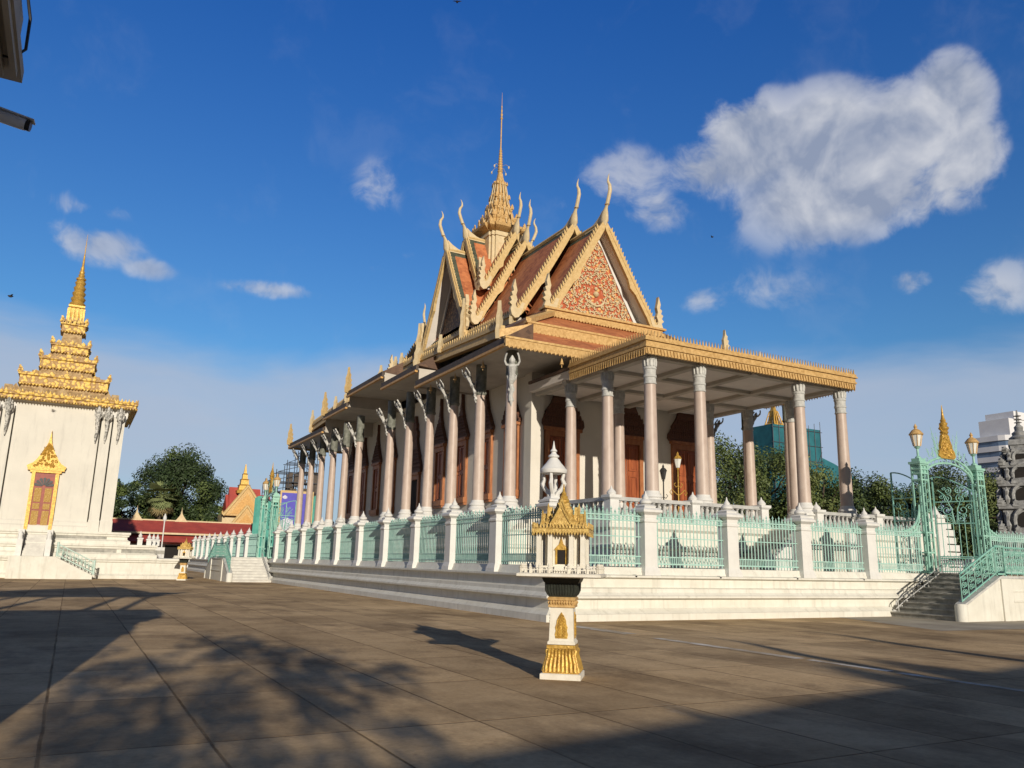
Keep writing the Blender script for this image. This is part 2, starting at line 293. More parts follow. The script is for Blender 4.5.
# ------------------------------------------------------------------ mesh builder
WO = {}
NOSPLIT = {'spire', 'carved_scrolls', 'crest', 'ground', 'painted_line', 'spire_cresting', 'carved_ornament', 'emblem', 'deck', 'miniature_fence', 'front_band', 'flame_pediment'}
class MB:
    def __init__(s): s.v = []; s.f = []; s.m = []; s.s = []
    def add(s, vs_, fs, m=0, smooth=False):
        o = len(s.v); s.v += [tuple(p) for p in vs_]
        for f in fs: s.f.append(tuple(i+o for i in f)); s.m.append(m); s.s.append(smooth)
        return s
    def hexa(s, p, m=0): return s.add(p, [(3, 2, 1, 0), (4, 5, 6, 7), (0, 1, 5, 4), (1, 2, 6, 5), (2, 3, 7, 6), (3, 0, 4, 7)], m)
    def box(s, x0, x1, y0, y1, z0, z1, m=0):
        return s.hexa([(x0, y0, z0), (x1, y0, z0), (x1, y1, z0), (x0, y1, z0), (x0, y0, z1), (x1, y0, z1), (x1, y1, z1), (x0, y1, z1)], m)
    def cbox(s, cx, cy, w, d, z0, z1, m=0): return s.box(cx-w/2, cx+w/2, cy-d/2, cy+d/2, z0, z1, m)
    def lathe(s, prof, n=16, cx=0, cy=0, m=0, rot=0.0, sx=1, sy=1, smooth=True):
        vs_ = []; k = len(prof)
        for r, z in prof:
            for i in range(n):
                a = rot + 2*math.pi*i/n; vs_.append((cx+r*math.cos(a)*sx, cy+r*math.sin(a)*sy, z))
        fs = [(j*n+i, j*n+(i+1) % n, (j+1)*n+(i+1) % n, (j+1)*n+i) for j in range(k-1) for i in range(n)]
        fs.append(tuple(range(n-1, -1, -1))); fs.append(tuple((k-1)*n+i for i in range(n)))
        return s.add(vs_, fs, m, smooth)
    def sq(s, prof, cx=0, cy=0, m=0, rot=0.0):      # profile of half-widths on a square plan
        return s.lathe([(r*math.sqrt(2), z) for r, z in prof], 4, cx, cy, m, math.pi/4+rot, smooth=False)
    def rectloft(s, x0, x1, y0, y1, prof, m=0):
        vs_ = []
        for d, z in prof: vs_ += [(x0-d, y0-d, z), (x1+d, y0-d, z), (x1+d, y1+d, z), (x0-d, y1+d, z)]
        k = len(prof)
        fs = [(j*4+i, j*4+(i+1) % 4, (j+1)*4+(i+1) % 4, (j+1)*4+i) for j in range(k-1) for i in range(4)]
        fs += [(3, 2, 1, 0), tuple((k-1)*4+i for i in range(4))]
        return s.add(vs_, fs, m)
    def tube(s, pts, r, n=6, m=0, flat=1.0, smooth=True):
        pts = [Vector(p) for p in pts]; k = len(pts); rs = r if isinstance(r, (list, tuple)) else [r]*k
        vs_ = []; ref = None
        for i, p in enumerate(pts):
            t = (pts[min(i+1, k-1)]-pts[max(i-1, 0)])
            if t.length < 1e-9: t = Vector((0, 0, 1))
            t.normalize()
            if ref is None: ref = Vector((1, 0, 0)) if abs(t.x) < .8 else Vector((0, 1, 0))
            a = (ref - t*ref.dot(t)).normalized(); b = t.cross(a); ref = a
            for q in range(n):
                an = 2*math.pi*q/n; vs_.append(p + (a*math.cos(an)*flat + b*math.sin(an))*rs[i])
        fs = [(j*n+i, j*n+(i+1) % n, (j+1)*n+(i+1) % n, (j+1)*n+i) for j in range(k-1) for i in range(n)]
        fs += [tuple(range(n-1, -1, -1)), tuple((k-1)*n+i for i in range(n))]
        return s.add(vs_, fs, m, smooth)
    def prism(s, poly, vec, m=0):
        k = len(poly); v = Vector(vec); a = [Vector(p)-v*.5 for p in poly]; b = [Vector(p)+v*.5 for p in poly]
        fs = [tuple(range(k-1, -1, -1)), tuple(range(k, 2*k))] + [(i, (i+1) % k, k+(i+1) % k, k+i) for i in range(k)]
        return s.add(a+b, fs, m)
    def teeth(s, p0, p1, step, h, up=(0, 0, 1), width=.8, thick=.04, m=0, lean=0.0, shape=0):
        p0 = Vector(p0); p1 = Vector(p1); d = p1-p0; ln = d.length; n = max(1, int(round(ln/step))); d.normalize(); u = Vector(up).normalized()
        w = ln/n; nv = d.cross(u).normalized()*thick
        for i in range(n):
            c = p0+d*(w*(i+.5)); hw = w*width*.5
            if shape == 0: poly = [c-d*hw, c+d*hw, c+u*h+d*lean*w]
            else: poly = [c-d*hw, c+d*hw, c+d*hw*1.0+u*h*.35+d*lean*w*.35, c+u*h+d*lean*w, c-d*hw*.7+u*h*.5+d*lean*w*.5]
            s.prism(poly, nv, m)
        return s
    def pieces(s, pad=.035):
        n = len(s.v); par = list(range(n))
        def fd(a):
            while par[a] != a: par[a] = par[par[a]]; a = par[a]
            return a
        for f in s.f:
            r0 = fd(f[0])
            for i in f[1:]:
                r1 = fd(i)
                if r1 != r0: par[r1] = r0
        bb = {}
        for i, p in enumerate(s.v):
            q = bb.setdefault(fd(i), [list(p), list(p)])
            for k in range(3): q[0][k] = min(q[0][k], p[k]); q[1][k] = max(q[1][k], p[k])
        ks = list(bb)
        if len(ks) > 1500: return None
        up_ = {k: k for k in ks}
        def fu(a):
            while up_[a] != a: up_[a] = up_[up_[a]]; a = up_[a]
            return a
        for i, a in enumerate(ks):
            A_ = bb[a]
            for b_ in ks[:i]:
                B_ = bb[b_]
                if all(A_[0][k]-pad <= B_[1][k] and B_[0][k]-pad <= A_[1][k] for k in range(3)):
                    x, y = fu(a), fu(b_)
                    if x != y: up_[x] = y
        gr = {}
        for fi_, f in enumerate(s.f): gr.setdefault(fu(fd(f[0])), []).append(fi_)
        return list(gr.values())
    def build(s, name, mats, parent=None, origin=None, recalc=True):
        if recalc and name not in NOSPLIT:
            g = s.pieces()
            if g and 1 < len(g) <= 40:
                outs = []
                for fl_ in sorted(g, key=lambda q: -len(q)):
                    used = {}; b_ = MB()
                    for fi_ in fl_:
                        f = []
                        for i in s.f[fi_]:
                            if i not in used: used[i] = len(b_.v); b_.v.append(s.v[i])
                            f.append(used[i])
                        b_.f.append(tuple(f)); b_.m.append(s.m[fi_]); b_.s.append(s.s[fi_])
                    outs.append(b_._build(name, mats, parent, origin, recalc))
                return outs[0]
        return s._build(name, mats, parent, origin, recalc)
    def _build(s, name, mats, parent=None, origin=None, recalc=True):
        po = Vector(WO[parent]) if parent else Vector((0, 0, 0))
        org = Vector(origin) if origin is not None else po
        me = bpy.data.meshes.new(name)
        me.from_pydata([tuple(Vector(p)-org) for p in s.v], [], s.f)
        if not isinstance(mats, (list, tuple)): mats = [mats]
        for q in mats: me.materials.append(M[q] if isinstance(q, str) else q)
        me.polygons.foreach_set('material_index', s.m); me.polygons.foreach_set('use_smooth', s.s)
        if recalc:
            b = bmesh.new(); b.from_mesh(me); bmesh.ops.recalc_face_normals(b, faces=b.faces); b.to_mesh(me); b.free()
        if any(s.s): me.set_sharp_from_angle(angle=R(38))
        o = bpy.data.objects.new(name, me); COL.objects.link(o)
        if parent: o.parent = parent; o.location = org-po
        else: o.location = org
        WO[o] = tuple(org)
        return o
def tag(o, label, cat, group=None):
    o['label'] = label; o['category'] = cat
    if group: o['group'] = group
    return o
def thing(name, loc, label, cat, group=None, rz=0):
    o = bpy.data.objects.new(name, None); COL.objects.link(o); o.location = loc; o.rotation_euler.z = rz; o.empty_display_size = .3
    WO[o] = tuple(loc) if not rz else tuple(loc)
    return tag(o, label, cat, group)
def kids(o): return [c for c in list(COL.objects) if c.parent == o]
def copy_tree(o, parent=None, children=None):
    ch = children if children is not None else CH(o)
    c = o.copy(); COL.objects.link(c)
    if parent is not None: c.parent = parent
    for k in ch: copy_tree(k, c)
    return c
def CH(o): return list(o.children)
def copy_part(o, parent, loc, rz=None):
    c = copy_tree(o, parent); c.location = Vector(loc)-Vector(WO[parent])
    if rz is not None: c.rotation_euler.z = rz
    return c
def structure(o): o['kind'] = 'structure'; return o
rnd = random.Random(7)

def flame(mb, x, y, z, h, w=.32, d=(0, 1, 0), thick=.18):
    """tall stepped flame ornament: outline in the plane of d and z, real thickness"""
    d = Vector(d).normalized(); c = Vector((x, y, z))
    out = [(-.5, 0), (.5, 0), (.62, .14), (.42, .22), (.72, .34), (.44, .40), (.58, .54), (.30, .58), (.38, .72), (.10, .78), (-.06, 1.0), (-.16, .74), (-.46, .56), (-.40, .36), (-.62, .2)]
    mb.prism([c+d*a*w+Vector((0, 0, b_*h)) for a, b_ in out], d.cross(Vector((0, 0, 1)))*thick)

# ------------------------------------------------------------------ ground
b = MB(); b.add([(-900, -300, 0), (1100, -300, 0), (1100, 1500, 0), (-900, 1500, 0)], [(0, 1, 2, 3)])
structure(b.build('ground', 'ground'))
b = MB(); b.add([(22.5, 15.2, .004), (60, 13.4, .004), (60, 20.2, .004), (24.6, 20.5, .004)], [(0, 1, 2, 3)])
structure(b.build('pavement', 'apron'))
b = MB()
for (y0, y1, w, dx) in ((16.6, 19.8, .42, 0), (11.3, 15.6, .26, -.02), (9.4, 11.1, .2, .03), (6.6, 9.2, .2, .0)):
    b.add([(12.42+dx-w/2, y0, .006), (12.42+dx+w/2, y0, .006), (12.40+dx+w/2, y1, .006), (12.40+dx-w/2, y1, .006)], [(0, 1, 2, 3)])
structure(b.build('painted_line', 'chalk'))

# ------------------------------------------------------------------ temple platform
PX0, PX1, PY0, PY1 = 12.78, 52.0, 20.98, 103.5
T = thing('temple_platform', (32, 60, 0), 'long white moulded platform base under the fenced temple', 'platform')
b = MB(); b.rectloft(PX0, PX1, PY0, PY1, [(.44, 0), (.44, .2), (.40, .21), (.24, .33), (.20, .36), (.20, .62), (.38, .66), (.42, .67), (.42, .73), (.36, .75), (.26, .84), (.26, .95), (.12, .99), (.12, 1.25), (.30, 1.29), (.30, 1.35), (.10, 1.37), (.0, 1.60)])
b.build('plinth', 'plaster', T)
b = MB()
for x in (16.6, 20.1, 23.7, 27.2):
    b.tube([(x-.9, PY0-.14, 1.34), (x-.9, PY0-.30, 1.34)], .045, 8)
b.build('drain_spout', 'stone_grey', T)

# ------------------------------------------------------------------ fences
def post_mb(x, y):
    b = MB()
    b.sq([(.32, 1.36), (.31, 1.48), (.25, 1.64), (.24, 3.02), (.27, 3.05), (.27, 3.11), (.235, 3.15), (.25, 3.27), (.38, 3.36), (.38, 3.43), (.29, 3.5)], x, y)
    return b
def finial_mb(x, y):
    b = MB(); b.sq([(.22, 3.5), (.24, 3.56), (.16, 3.62)], x, y)
    b.lathe([(.10, 3.6), (.20, 3.66), (.205, 3.72), (.15, 3.78), (.11, 3.80), (.115, 3.84), (.07, 3.90), (.035, 3.96), (.012, 4.06)], 12, x, y)
    return b
def panel_mb(x0, y0, x1, y1, step=.155):
    b = MB(); p0 = Vector((x0, y0, 0)); p1 = Vector((x1, y1, 0)); d = p1-p0; ln = d.length; d.normalize(); nrm = Vector((d.y, -d.x, 0))
    def rail(z0, z1, w):
        q = nrm*w*.5
        b.hexa([p0-q+Vector((0, 0, z0)), p1-q+Vector((0, 0, z0)), p1+q+Vector((0, 0, z0)), p0+q+Vector((0, 0, z0)), p0-q+Vector((0, 0, z1)), p1-q+Vector((0, 0, z1)), p1+q+Vector((0, 0, z1)), p0+q+Vector((0, 0, z1))])
    rail(1.70, 1.745, .05); rail(1.93, 1.965, .04); rail(2.55, 2.58, .035); rail(3.05, 3.09, .05); rail(3.20, 3.245, .06)
    n = int(round(ln/step)); w = ln/n
    for i in range(n):
        c = p0+d*(w*(i+.5)); t = .017
        top = 3.52 if i % 2 == 0 else 3.44
        b.lathe([(t*1.3, 1.62), (t*1.3, top-.12), (t*3, top-.10), (t*1.2, top-.06), (.003, top)], 4, c.x, c.y, smooth=False)
        if i % 2: b.lathe([(.005, 2.58), (.03, 2.63), (.005, 2.78)], 4, c.x, c.y, smooth=False)
    for i in range(n+1):
        c = p0+d*(w*i); 
        if 0 < i < n:
            b.lathe([(.018, 1.745), (.018, 1.93)], 4, c.x, c.y, smooth=False)
        a = c+d*0
        rr_ = w*.33
        if i < n:
            cc = p0+d*(w*(i+.5))+Vector((0, 0, 3.145))
            b.tube([cc+d*rr_*math.cos(q*math.pi/3)+Vector((0, 0, 0.05*math.sin(q*math.pi/3))) for q in range(7)], .017, 4, smooth=False)
            cc = p0+d*(w*(i+.5))+Vector((0, 0, 3.30))
            b.tube([cc-d*rr_+Vector((0, 0, -.04)), cc-d*rr_*.5+Vector((0, 0, .05)), cc, cc+d*rr_*.5+Vector((0, 0, .05)), cc+d*rr_+Vector((0, 0, -.04))], .012, 4, smooth=False)
    return b
F1 = thing('iron_fence', (20, 21, 1.6), 'teal iron fence with white posts along the sunlit front of the platform', 'fence')
F2 = thing('iron_fence', (12.85, 60, 1.6), 'teal iron fence with white posts along the shaded long side of the platform', 'fence')
FX = [12.85, 16.40, 19.93, 23.50, 27.05]; FY0 = 21.05; LX = 12.85
pp = post_mb(FX[0], FY0).build('post', 'plaster_clean', F1, (FX[0], FY0, 0))
pf0 = post_mb(FX[1], FY0).build('post', 'plaster_clean', F1, (FX[1], FY0, 0))
finial_mb(FX[1], FY0).build('finial', 'plaster_clean', pf0, (FX[1], FY0, 0))
for x in FX[2:]: copy_part(pf0, F1, (x, FY0, 0))
for i in range(4): panel_mb(FX[i]+.23, FY0, FX[i+1]-.23, FY0).build('railing_panel', 'teal_fence', F1)
panel_mb(FX[4]+.23, FY0, 30.42, FY0).build('railing_panel', 'teal_fence', F1)
panel_mb(34.95, FY0, 38.0, FY0).build('railing_panel', 'teal_fence', F1)
copy_part(pf0, F1, (38.3, FY0, 0))
LY = [24.6, 28.35, 32.0, 35.8, 39.5, 43.4, 47.2, 50.9, 54.6, 58.2] + [69.3+3.62*i for i in range(10)]
for i, y in enumerate(LY): copy_part(pf0, F2, (LX, y, 0))
prev = FY0
for y in LY:
    if not (58 < prev < 59): panel_mb(LX, y-.23, LX, prev+.23, .155 if y < 60 else .25).build('railing_panel', 'teal_fence', F2)
    prev = y
panel_mb(LX, 59.75, LX, 58.47).build('railing_panel', 'teal_fence', F2)
panel_mb(LX, 69.03, LX, 64.7).build('railing_panel', 'teal_fence', F2)
# white lantern on the corner post
G = thing('stone_lantern', (LX, FY0, 3.5), 'white stone lantern with conical roof on the corner fence post', 'lantern')
b = MB(); b.sq([(.34, 3.5), (.34, 3.56), (.24, 3.6), (.20, 3.66)], LX, FY0); b.build('base', 'plaster_clean', G)
b = MB()
for k in range(4):
    a = math.pi/4+k*math.pi/2
    def q(r, z): return (LX+r*math.cos(a), FY0+r*math.sin(a), z)
    b.tube([q(.10, 3.64), q(.14, 3.78), q(.26, 3.9), q(.34, 4.06), q(.28, 4.2), q(.32, 4.34), q(.30, 4.43)], [.10, .075, .07, .075, .06, .05, .04], 7)
b.build('bracket', 'plaster_clean', G)
b = MB(); b.lathe([(.26, 4.36), (.40, 4.38), (.42, 4.43), (.42, 4.50), (.38, 4.53), (.33, 4.60), (.24, 4.70), (.17, 4.80), (.12, 4.86), (.17, 4.89), (.17, 4.93), (.10, 4.98), (.07, 5.04), (.11, 5.07), (.10, 5.10), (.05, 5.16), (.03, 5.27), (.008, 5.40)], 20, LX, FY0)
b.build('roof', 'plaster_clean', G)

# ------------------------------------------------------------------ temple hall
XM, YM, FZ = 25.9, 50.9, 3.35
H = thing('temple_hall', (XM, YM, 1.6), 'large cream temple hall with orange tiled gables, marble colonnade and central gold spire', 'temple')
b = MB()
b.rectloft(15.9, 35.9, 30.6, 71.2, [(.25, 1.6), (.25, 1.8), (.12, 1.9), (.12, 2.25), (.22, 2.32), (.22, 2.4), (.08, 2.46), (.08, 2.95), (.2, 3.05), (.2, 3.2), (.1, 3.22), (.1, 3.35)])
b.rectloft(17.6, 34.2, 24.7, 30.3, [(.25, 1.6), (.25, 1.8), (.12, 1.9), (.12, 2.25), (.22, 2.32), (.22, 2.4), (.08, 2.46), (.08, 2.95), (.2, 3.05), (.2, 3.2), (.1, 3.216), (.1, 3.346)])
b.rectloft(34.4, 36.8, 24.9, 30.3, [(.1, 1.6), (.1, 3.343)])
b.box(25.7, 28.7, 23.2, 24.6, 1.6, 3.33)
b.build('terrace', 'plaster', H)
# inner flight up to the terrace, rising towards +X along the terrace wall
b = MB(); n = 10
for i in range(n): b.box(23.2+i*.25, 25.7, 23.2, 24.58, 1.6 if i == 0 else 1.6+.16*i, 1.6+.16*(i+1))
b.build('steps', 'weather_step', H)
b = MB(); b.prism([(23.9, 23.05, 1.6), (25.9, 23.05, 1.6), (25.9, 23.05, 3.2), (25.7, 23.05, 3.2), (24.0, 23.05, 2.0)], (0, .24, 0))
b.lathe([(.2, 1.6), (.2, 2.0), (.12, 2.05), (.14, 2.15), (.02, 2.4)], 10, 23.95, 23.05)
b.prism([(28.5, 23.05, 1.6), (30.4, 23.05, 1.6), (30.3, 23.05, 2.1), (28.5, 23.05, 3.3)], (0, .24, 0)); b.build('stair_cheek', 'plaster_clean', H)
# walls
b = MB(); WX0, WX1, WY0, WY1 = 20.0, 31.8, 34.9, 66.9
b.rectloft(WX0, WX1, WY0, WY1, [(.22, 3.35), (.22, 3.75), (.10, 3.85), (.0, 3.95), (0, 12.4)])
b.build('wall', 'wall', H)
b = MB()
for (x, y) in ((WX0+.2, WY0+.2), (WX1-.2, WY0+.2), (WX0+.2, WY1-.2), (WX1-.2, WY1-.2)):
    b.sq([(.45, 3.35), (.45, 3.8), (.36, 3.9), (.36, 12.2)], x, y)
b.build('corner_pilaster', 'wall', H)
# windows and doors (built facing -Y at the origin, then turned)
def opening(kind, w, z0, z1, ztop):
    fr = MB(); t = .16; fw = .24
    fr.box(-w/2-fw, -w/2, -t, 0.02, z0, z1); fr.box(w/2, w/2+fw, -t, .02, z0, z1); fr.box(-w/2-fw, w/2+fw, -t-.01, .02, z1, z1+.30)
    fr.box(-w/2-fw-.10, w/2+fw+.10, -t-.12, .02, z1+.30, z1+.46); fr.box(-w/2-fw-.06, w/2+fw+.06, -t-.1, .02, z0-.32, z0)
    fr.box(-w/2-fw-.02, w/2+fw+.02, -t-.04, .02, z0-.44, z0-.325)
    pn = MB()
    for sgn in (-1, 1):
        xa, xb = (-w/2+.02, -.02) if sgn < 0 else (.02, w/2-.02)
        pn.box(xa, xb, -.05, .0, z0, z1-.01)
        hz = z1-z0; cuts = [0.03, .30, .36, .62, .68, .97] if kind == 'door' else [.03, .46, .52, .97]
        for k in range(0, len(cuts), 2):
            za, zb = z0+hz*cuts[k], z0+hz*cuts[k+1]; wi = xb-xa
            pn.box(xa+wi*.12, xb-wi*.12, -.09, -.05, za, za+.05); pn.box(xa+wi*.12, xb-wi*.12, -.09, -.05, zb-.05, zb)
            pn.box(xa+wi*.12, xa+wi*.22, -.09, -.05, za, zb); pn.box(xb-wi*.22, xb-wi*.12, -.09, -.05, za, zb)
            pn.box(xa+wi*.34, xb-wi*.34, -.075, -.05, za+.12, zb-.12)
    cr = MB(); hw = w/2+fw+.16; zb = z1+.46; hh = ztop-zb
    prof = [(1.0, 0), (1.04, .05), (.86, .13), (.74, .20), (.62, .27), (.50, .33), (.40, .39), (.33, .42), (.345, .45), (.28, .49), (.22, .54), (.15, .60), (.09, .70), (.05, .84), (.015, 1.0)] if kind == 'window' else \
           [(1.0, 0), (1.08, .05), (1.06, .12), (.94, .19), (.84, .25), (.86, .28), (.72, .35), (.58, .43), (.48, .52), (.42, .60), (.46, .63), (.44, .72), (.30, .76), (.33, .84), (.22, .89), (.12, 1.0)]
    for k in range(len(prof)-1):
        a0, h0 = prof[k]; a1, h1 = prof[k+1]
        d0 = -.20-.02*(k % 2)
        cr.add([(-hw*a0, d0, zb+hh*h0), (hw*a0, d0, zb+hh*h0), (hw*a1, d0+.01, zb+hh*h1), (-hw*a1, d0+.01, zb+hh*h1),
                (-hw*a0, .02, zb+hh*h0), (hw*a0, .02, zb+hh*h0), (hw*a1, .02, zb+hh*h1), (-hw*a1, .02, zb+hh*h1)], [(0, 1, 2, 3), (7, 6, 5, 4), (0, 4, 5, 1), (3, 2, 6, 7), (0, 3, 7, 4), (1, 5, 6, 2)])
    for k in range(1, 7):
        a0, h0 = prof[k]
        cr.teeth((-hw*a0, -.22, zb+hh*h0), (hw*a0, -.22, zb+hh*h0), .16, .2, thick=.05)
    return fr, pn, cr
def place_opening(kind, name, w, z0, z1, ztop):
    fr, pn, cr = opening(kind, w, z0, z1, ztop)
    o = fr.build(name, 'wood_frame', H, (0, 0, 0))
    pn.build('shutter' if kind == 'window' else 'door_leaf', 'wood', o, (0, 0, 0)); cr.build('carved_crown', 'wood_dark', o, (0, 0, 0))
    return o
win = place_opening('window', 'window', 1.05, 5.35, 8.45, 11.9)
wys = [36.95, 40.0, 43.25, 46.5, 55.3, 58.6, 61.8, 64.9]
win.location = Vector((WX0, wys[0], 0))-Vector(WO[H]); win.rotation_euler.z = -math.pi/2
for y in wys[1:]:
    copy_part(win, H, (WX0, y, 0), -math.pi/2)
for y in wys: copy_part(win, H, (WX1, y, 0), math.pi/2)
door = place_opening('door', 'door', 1.62, 3.55, 8.1, 11.5)
door.location = Vector((XM, WY0, 0))-Vector(WO[H])
for x in (XM-4.15, XM+4.15): copy_part(door, H, (x, WY0, 0))
b = MB(); b.box(WX0-.03, WX0+.05, 50.0, 51.8, 3.4, 7.0); b.build('dark_doorway', 'dark', H)
fr, pn, cr = opening('door', 1.8, 3.55, 7.0, 11.4)
sd = fr.build('side_door', 'wood_frame', H, (0, 0, 0)); cr.build('carved_crown', 'wood_dark', sd, (0, 0, 0))
sd.location = Vector((WX0, YM, 0))-Vector(WO[H]); sd.rotation_euler.z = -math.pi/2
copy_part(sd, H, (WX1, YM, 0), math.pi/2)

# columns
def column(x, y, topz, bracket, cap='stone_grey'):
    o = MB().lathe([(.285, 4.56), (.28, 5.2), (.235, topz)], 20, x, y).build('column', 'marble', H, (x, y, 0))
    b = MB(); b.sq([(.52, 3.34), (.52, 3.5), (.42, 3.56), (.42, 3.95), (.50, 4.0), (.50, 4.06)], x, y)
    b.lathe([(.46, 4.06), (.48, 4.14), (.42, 4.2), (.38, 4.28), (.42, 4.33), (.40, 4.40), (.32, 4.47), (.30, 4.57)], 20, x, y)
    b.build('base', 'plaster_clean', o, (x, y, 0))
    b = MB()
    if not bracket:
        b.lathe([(.245, topz-.28), (.272, topz-.26), (.272, topz-.22), (.247, topz-.2), (.247, topz), (.275, topz+.02), (.275, topz+.10), (.25, topz+.12), (.255, topz+.34), (.28, topz+.36), (.28, topz+.43), (.255, topz+.45), (.275, 10.02), (.29, 10.06)], 20, x, y)
        for k in range(12):
            a = k*math.pi/6; b.tube([(x+.255*math.cos(a), y+.255*math.sin(a), topz+.48), (x+.275*math.cos(a), y+.275*math.sin(a), topz+.66), (x+.285*math.cos(a), y+.285*math.sin(a), topz+.83)], [.04, .042, .02], 5)
        b.build('capital', cap, o, (x, y, 0))
    else:
        b.lathe([(.245, topz-.02), (.30, topz+.05), (.30, topz+.12), (.27, topz+.16), (.27, 11.6)], 16, x, y)
        b.build('capital', 'green_capital', o, (x, y, 0))
    return o
def figure(x, y, rz, zs=.6, rs=1.0):
    # a slender carved winged figure leaning out from the column to carry the eave; built towards -X then turned
    b = MB()
    P = lambda u, w, z: (x + (-u)*math.cos(rz) - w*math.sin(rz), y + (-u)*math.sin(rz) + w*math.cos(rz), 11.05+(z-11.0)*zs)
    b.tube([P(.25, 0, 8.15), P(.29, 0, 8.4), P(.27, 0, 8.52)], [.02, .08, .09], 7)
    b.tube([P(.26, 0, 8.45), P(.30, .04, 8.75), P(.34, -.03, 9.05), P(.40, .03, 9.35), P(.48, 0, 9.6), P(.56, 0, 9.82), P(.64, 0, 10.05), P(.72, 0, 10.28), P(.77, 0, 10.40)], [q*rs for q in (.09, .065, .085, .07, .13, .10, .125, .15, .06)], 9)
    b.tube([P(.78, 0, 10.36), P(.82, 0, 10.48), P(.84, 0, 10.58), P(.86, 0, 10.68), P(.88, 0, 10.80)], [q*rs for q in (.055, .095, .10, .06, .015)], 8)
    for sg in (-1, 1):
        b.tube([P(.70, .13*sg, 10.28), P(.74, .27*sg, 10.32), P(.82, .34*sg, 10.50), P(.90, .30*sg, 10.72), P(.96, .24*sg, 10.92)], [.06, .055, .048, .04, .045], 6)
        b.tube([P(.48, .08*sg, 9.55), P(.44, .17*sg, 9.62), P(.40, .2*sg, 9.8), P(.36, .15*sg, 9.92)], [.06, .05, .035, .012], 6)
        b.tube([P(.33, .05*sg, 8.95), P(.34, .12*sg, 9.02), P(.36, .13*sg, 9.15)], [.045, .04, .01], 6)
    return b
CY = [31.65, 34.86, 38.06, 41.27, 44.47, 47.7, 54.1, 57.3, 60.5, 63.7, 66.9, 70.1]
CXL, CXR = 17.0, 34.8
c1 = column(CXL, CY[0], 10.1, True)
fl = figure(CXL, CY[0], R(62), .85, 1.45).build('bracket_figure', 'stone_grey', c1, (CXL, CY[0], 0))
c2 = column(CXL, CY[1], 9.75, True)
figure(CXL, CY[1], 0).build('bracket_figure', 'carved', c2, (CXL, CY[1], 0))
for y in CY[2:]: copy_part(c2, H, (CXL, y, 0))
for y in CY: copy_part(c2, H, (CXR, y, 0), math.pi)
pc = column(20.1, 25.4, 9.2, False)
for (x, y) in ((22.75, 25.4), (28.72, 25.4), (31.5, 25.4), (20.1, 28.4), (20.1, 31.4), (31.5, 28.4), (31.5, 31.4), (22.9, 31.4), (28.7, 31.4)):
    copy_part(pc, H, (x, y, 0))

# portico roof: flat slab with gilded fascia
QX0, QX1, QY0, QY1, QZ = 19.5, 31.98, 24.85, 34.6, 10.07
b = MB(); b.box(QX0+.1, QX1-.1, QY0+.1, QY1, QZ+.12, QZ+.5); b.build('portico_ceiling', 'soffit', H)
b = MB()
for x in (20.1, 22.75, 25.75, 28.72, 31.5): b.box(x-.17, x+.17, QY0+.2, QY1-.05, QZ-.04, QZ+.15)
for y in (25.4, 28.4, 31.4): b.box(QX0+.2, QX1-.2, y-.17, y+.17, QZ-.035, QZ+.14)
b.build('ceiling_beam', 'soffit_grey', H)
b = MB()
for z0, z1, e in ((QZ, QZ+.28, 0), (QZ+.28, QZ+.36, .06), (QZ+.36, QZ+.55, .02), (QZ+.55, QZ+.62, .10), (QZ+.62, QZ+.74, .06)):
    b.box(QX0-e, QX1+e, QY0-e, QY0+.12, z0, z1); b.box(QX0-e, QX0+.12, QY0+.12, QY1-4, z0, z1); b.box(QX1-.12, QX1+e, QY0+.12, QY1-4, z0, z1)
b.build('fascia', 'gold_pale', H)
bup = MB(); b = MB()
for (p0, p1) in (((QX0, QY0-.03, 0), (QX1, QY0-.03, 0)), ((QX0-.03, QY1-4, 0), (QX0-.03, QY0, 0)), ((QX1+.03, QY0, 0), (QX1+.03, QY1-4, 0))):
    bup.teeth((p0[0], p0[1], QZ+.74), (p1[0], p1[1], QZ+.74), .17, .24, thick=.03, width=.55)
    b.teeth((p0[0], p0[1], QZ+.24), (p1[0], p1[1], QZ+.24), .17, .30, up=(0, 0, -1), thick=.04, width=.72)
b.build('fascia_fringe', 'gold_pale', H); bup.build('fascia_cresting', 'gold_pale', H)
b = MB(); flame(b, 23.96, 25.05, 10.75, 1.05, .28, (1, 0, 0), .14); b.build('flame_finial', 'cream_light', H)
b = MB(); b.box(QX0+.05, QX1-.05, QY0+.13, QY1, QZ+.52, QZ+.66); b.build('portico_roof', 'tile_dark', H)


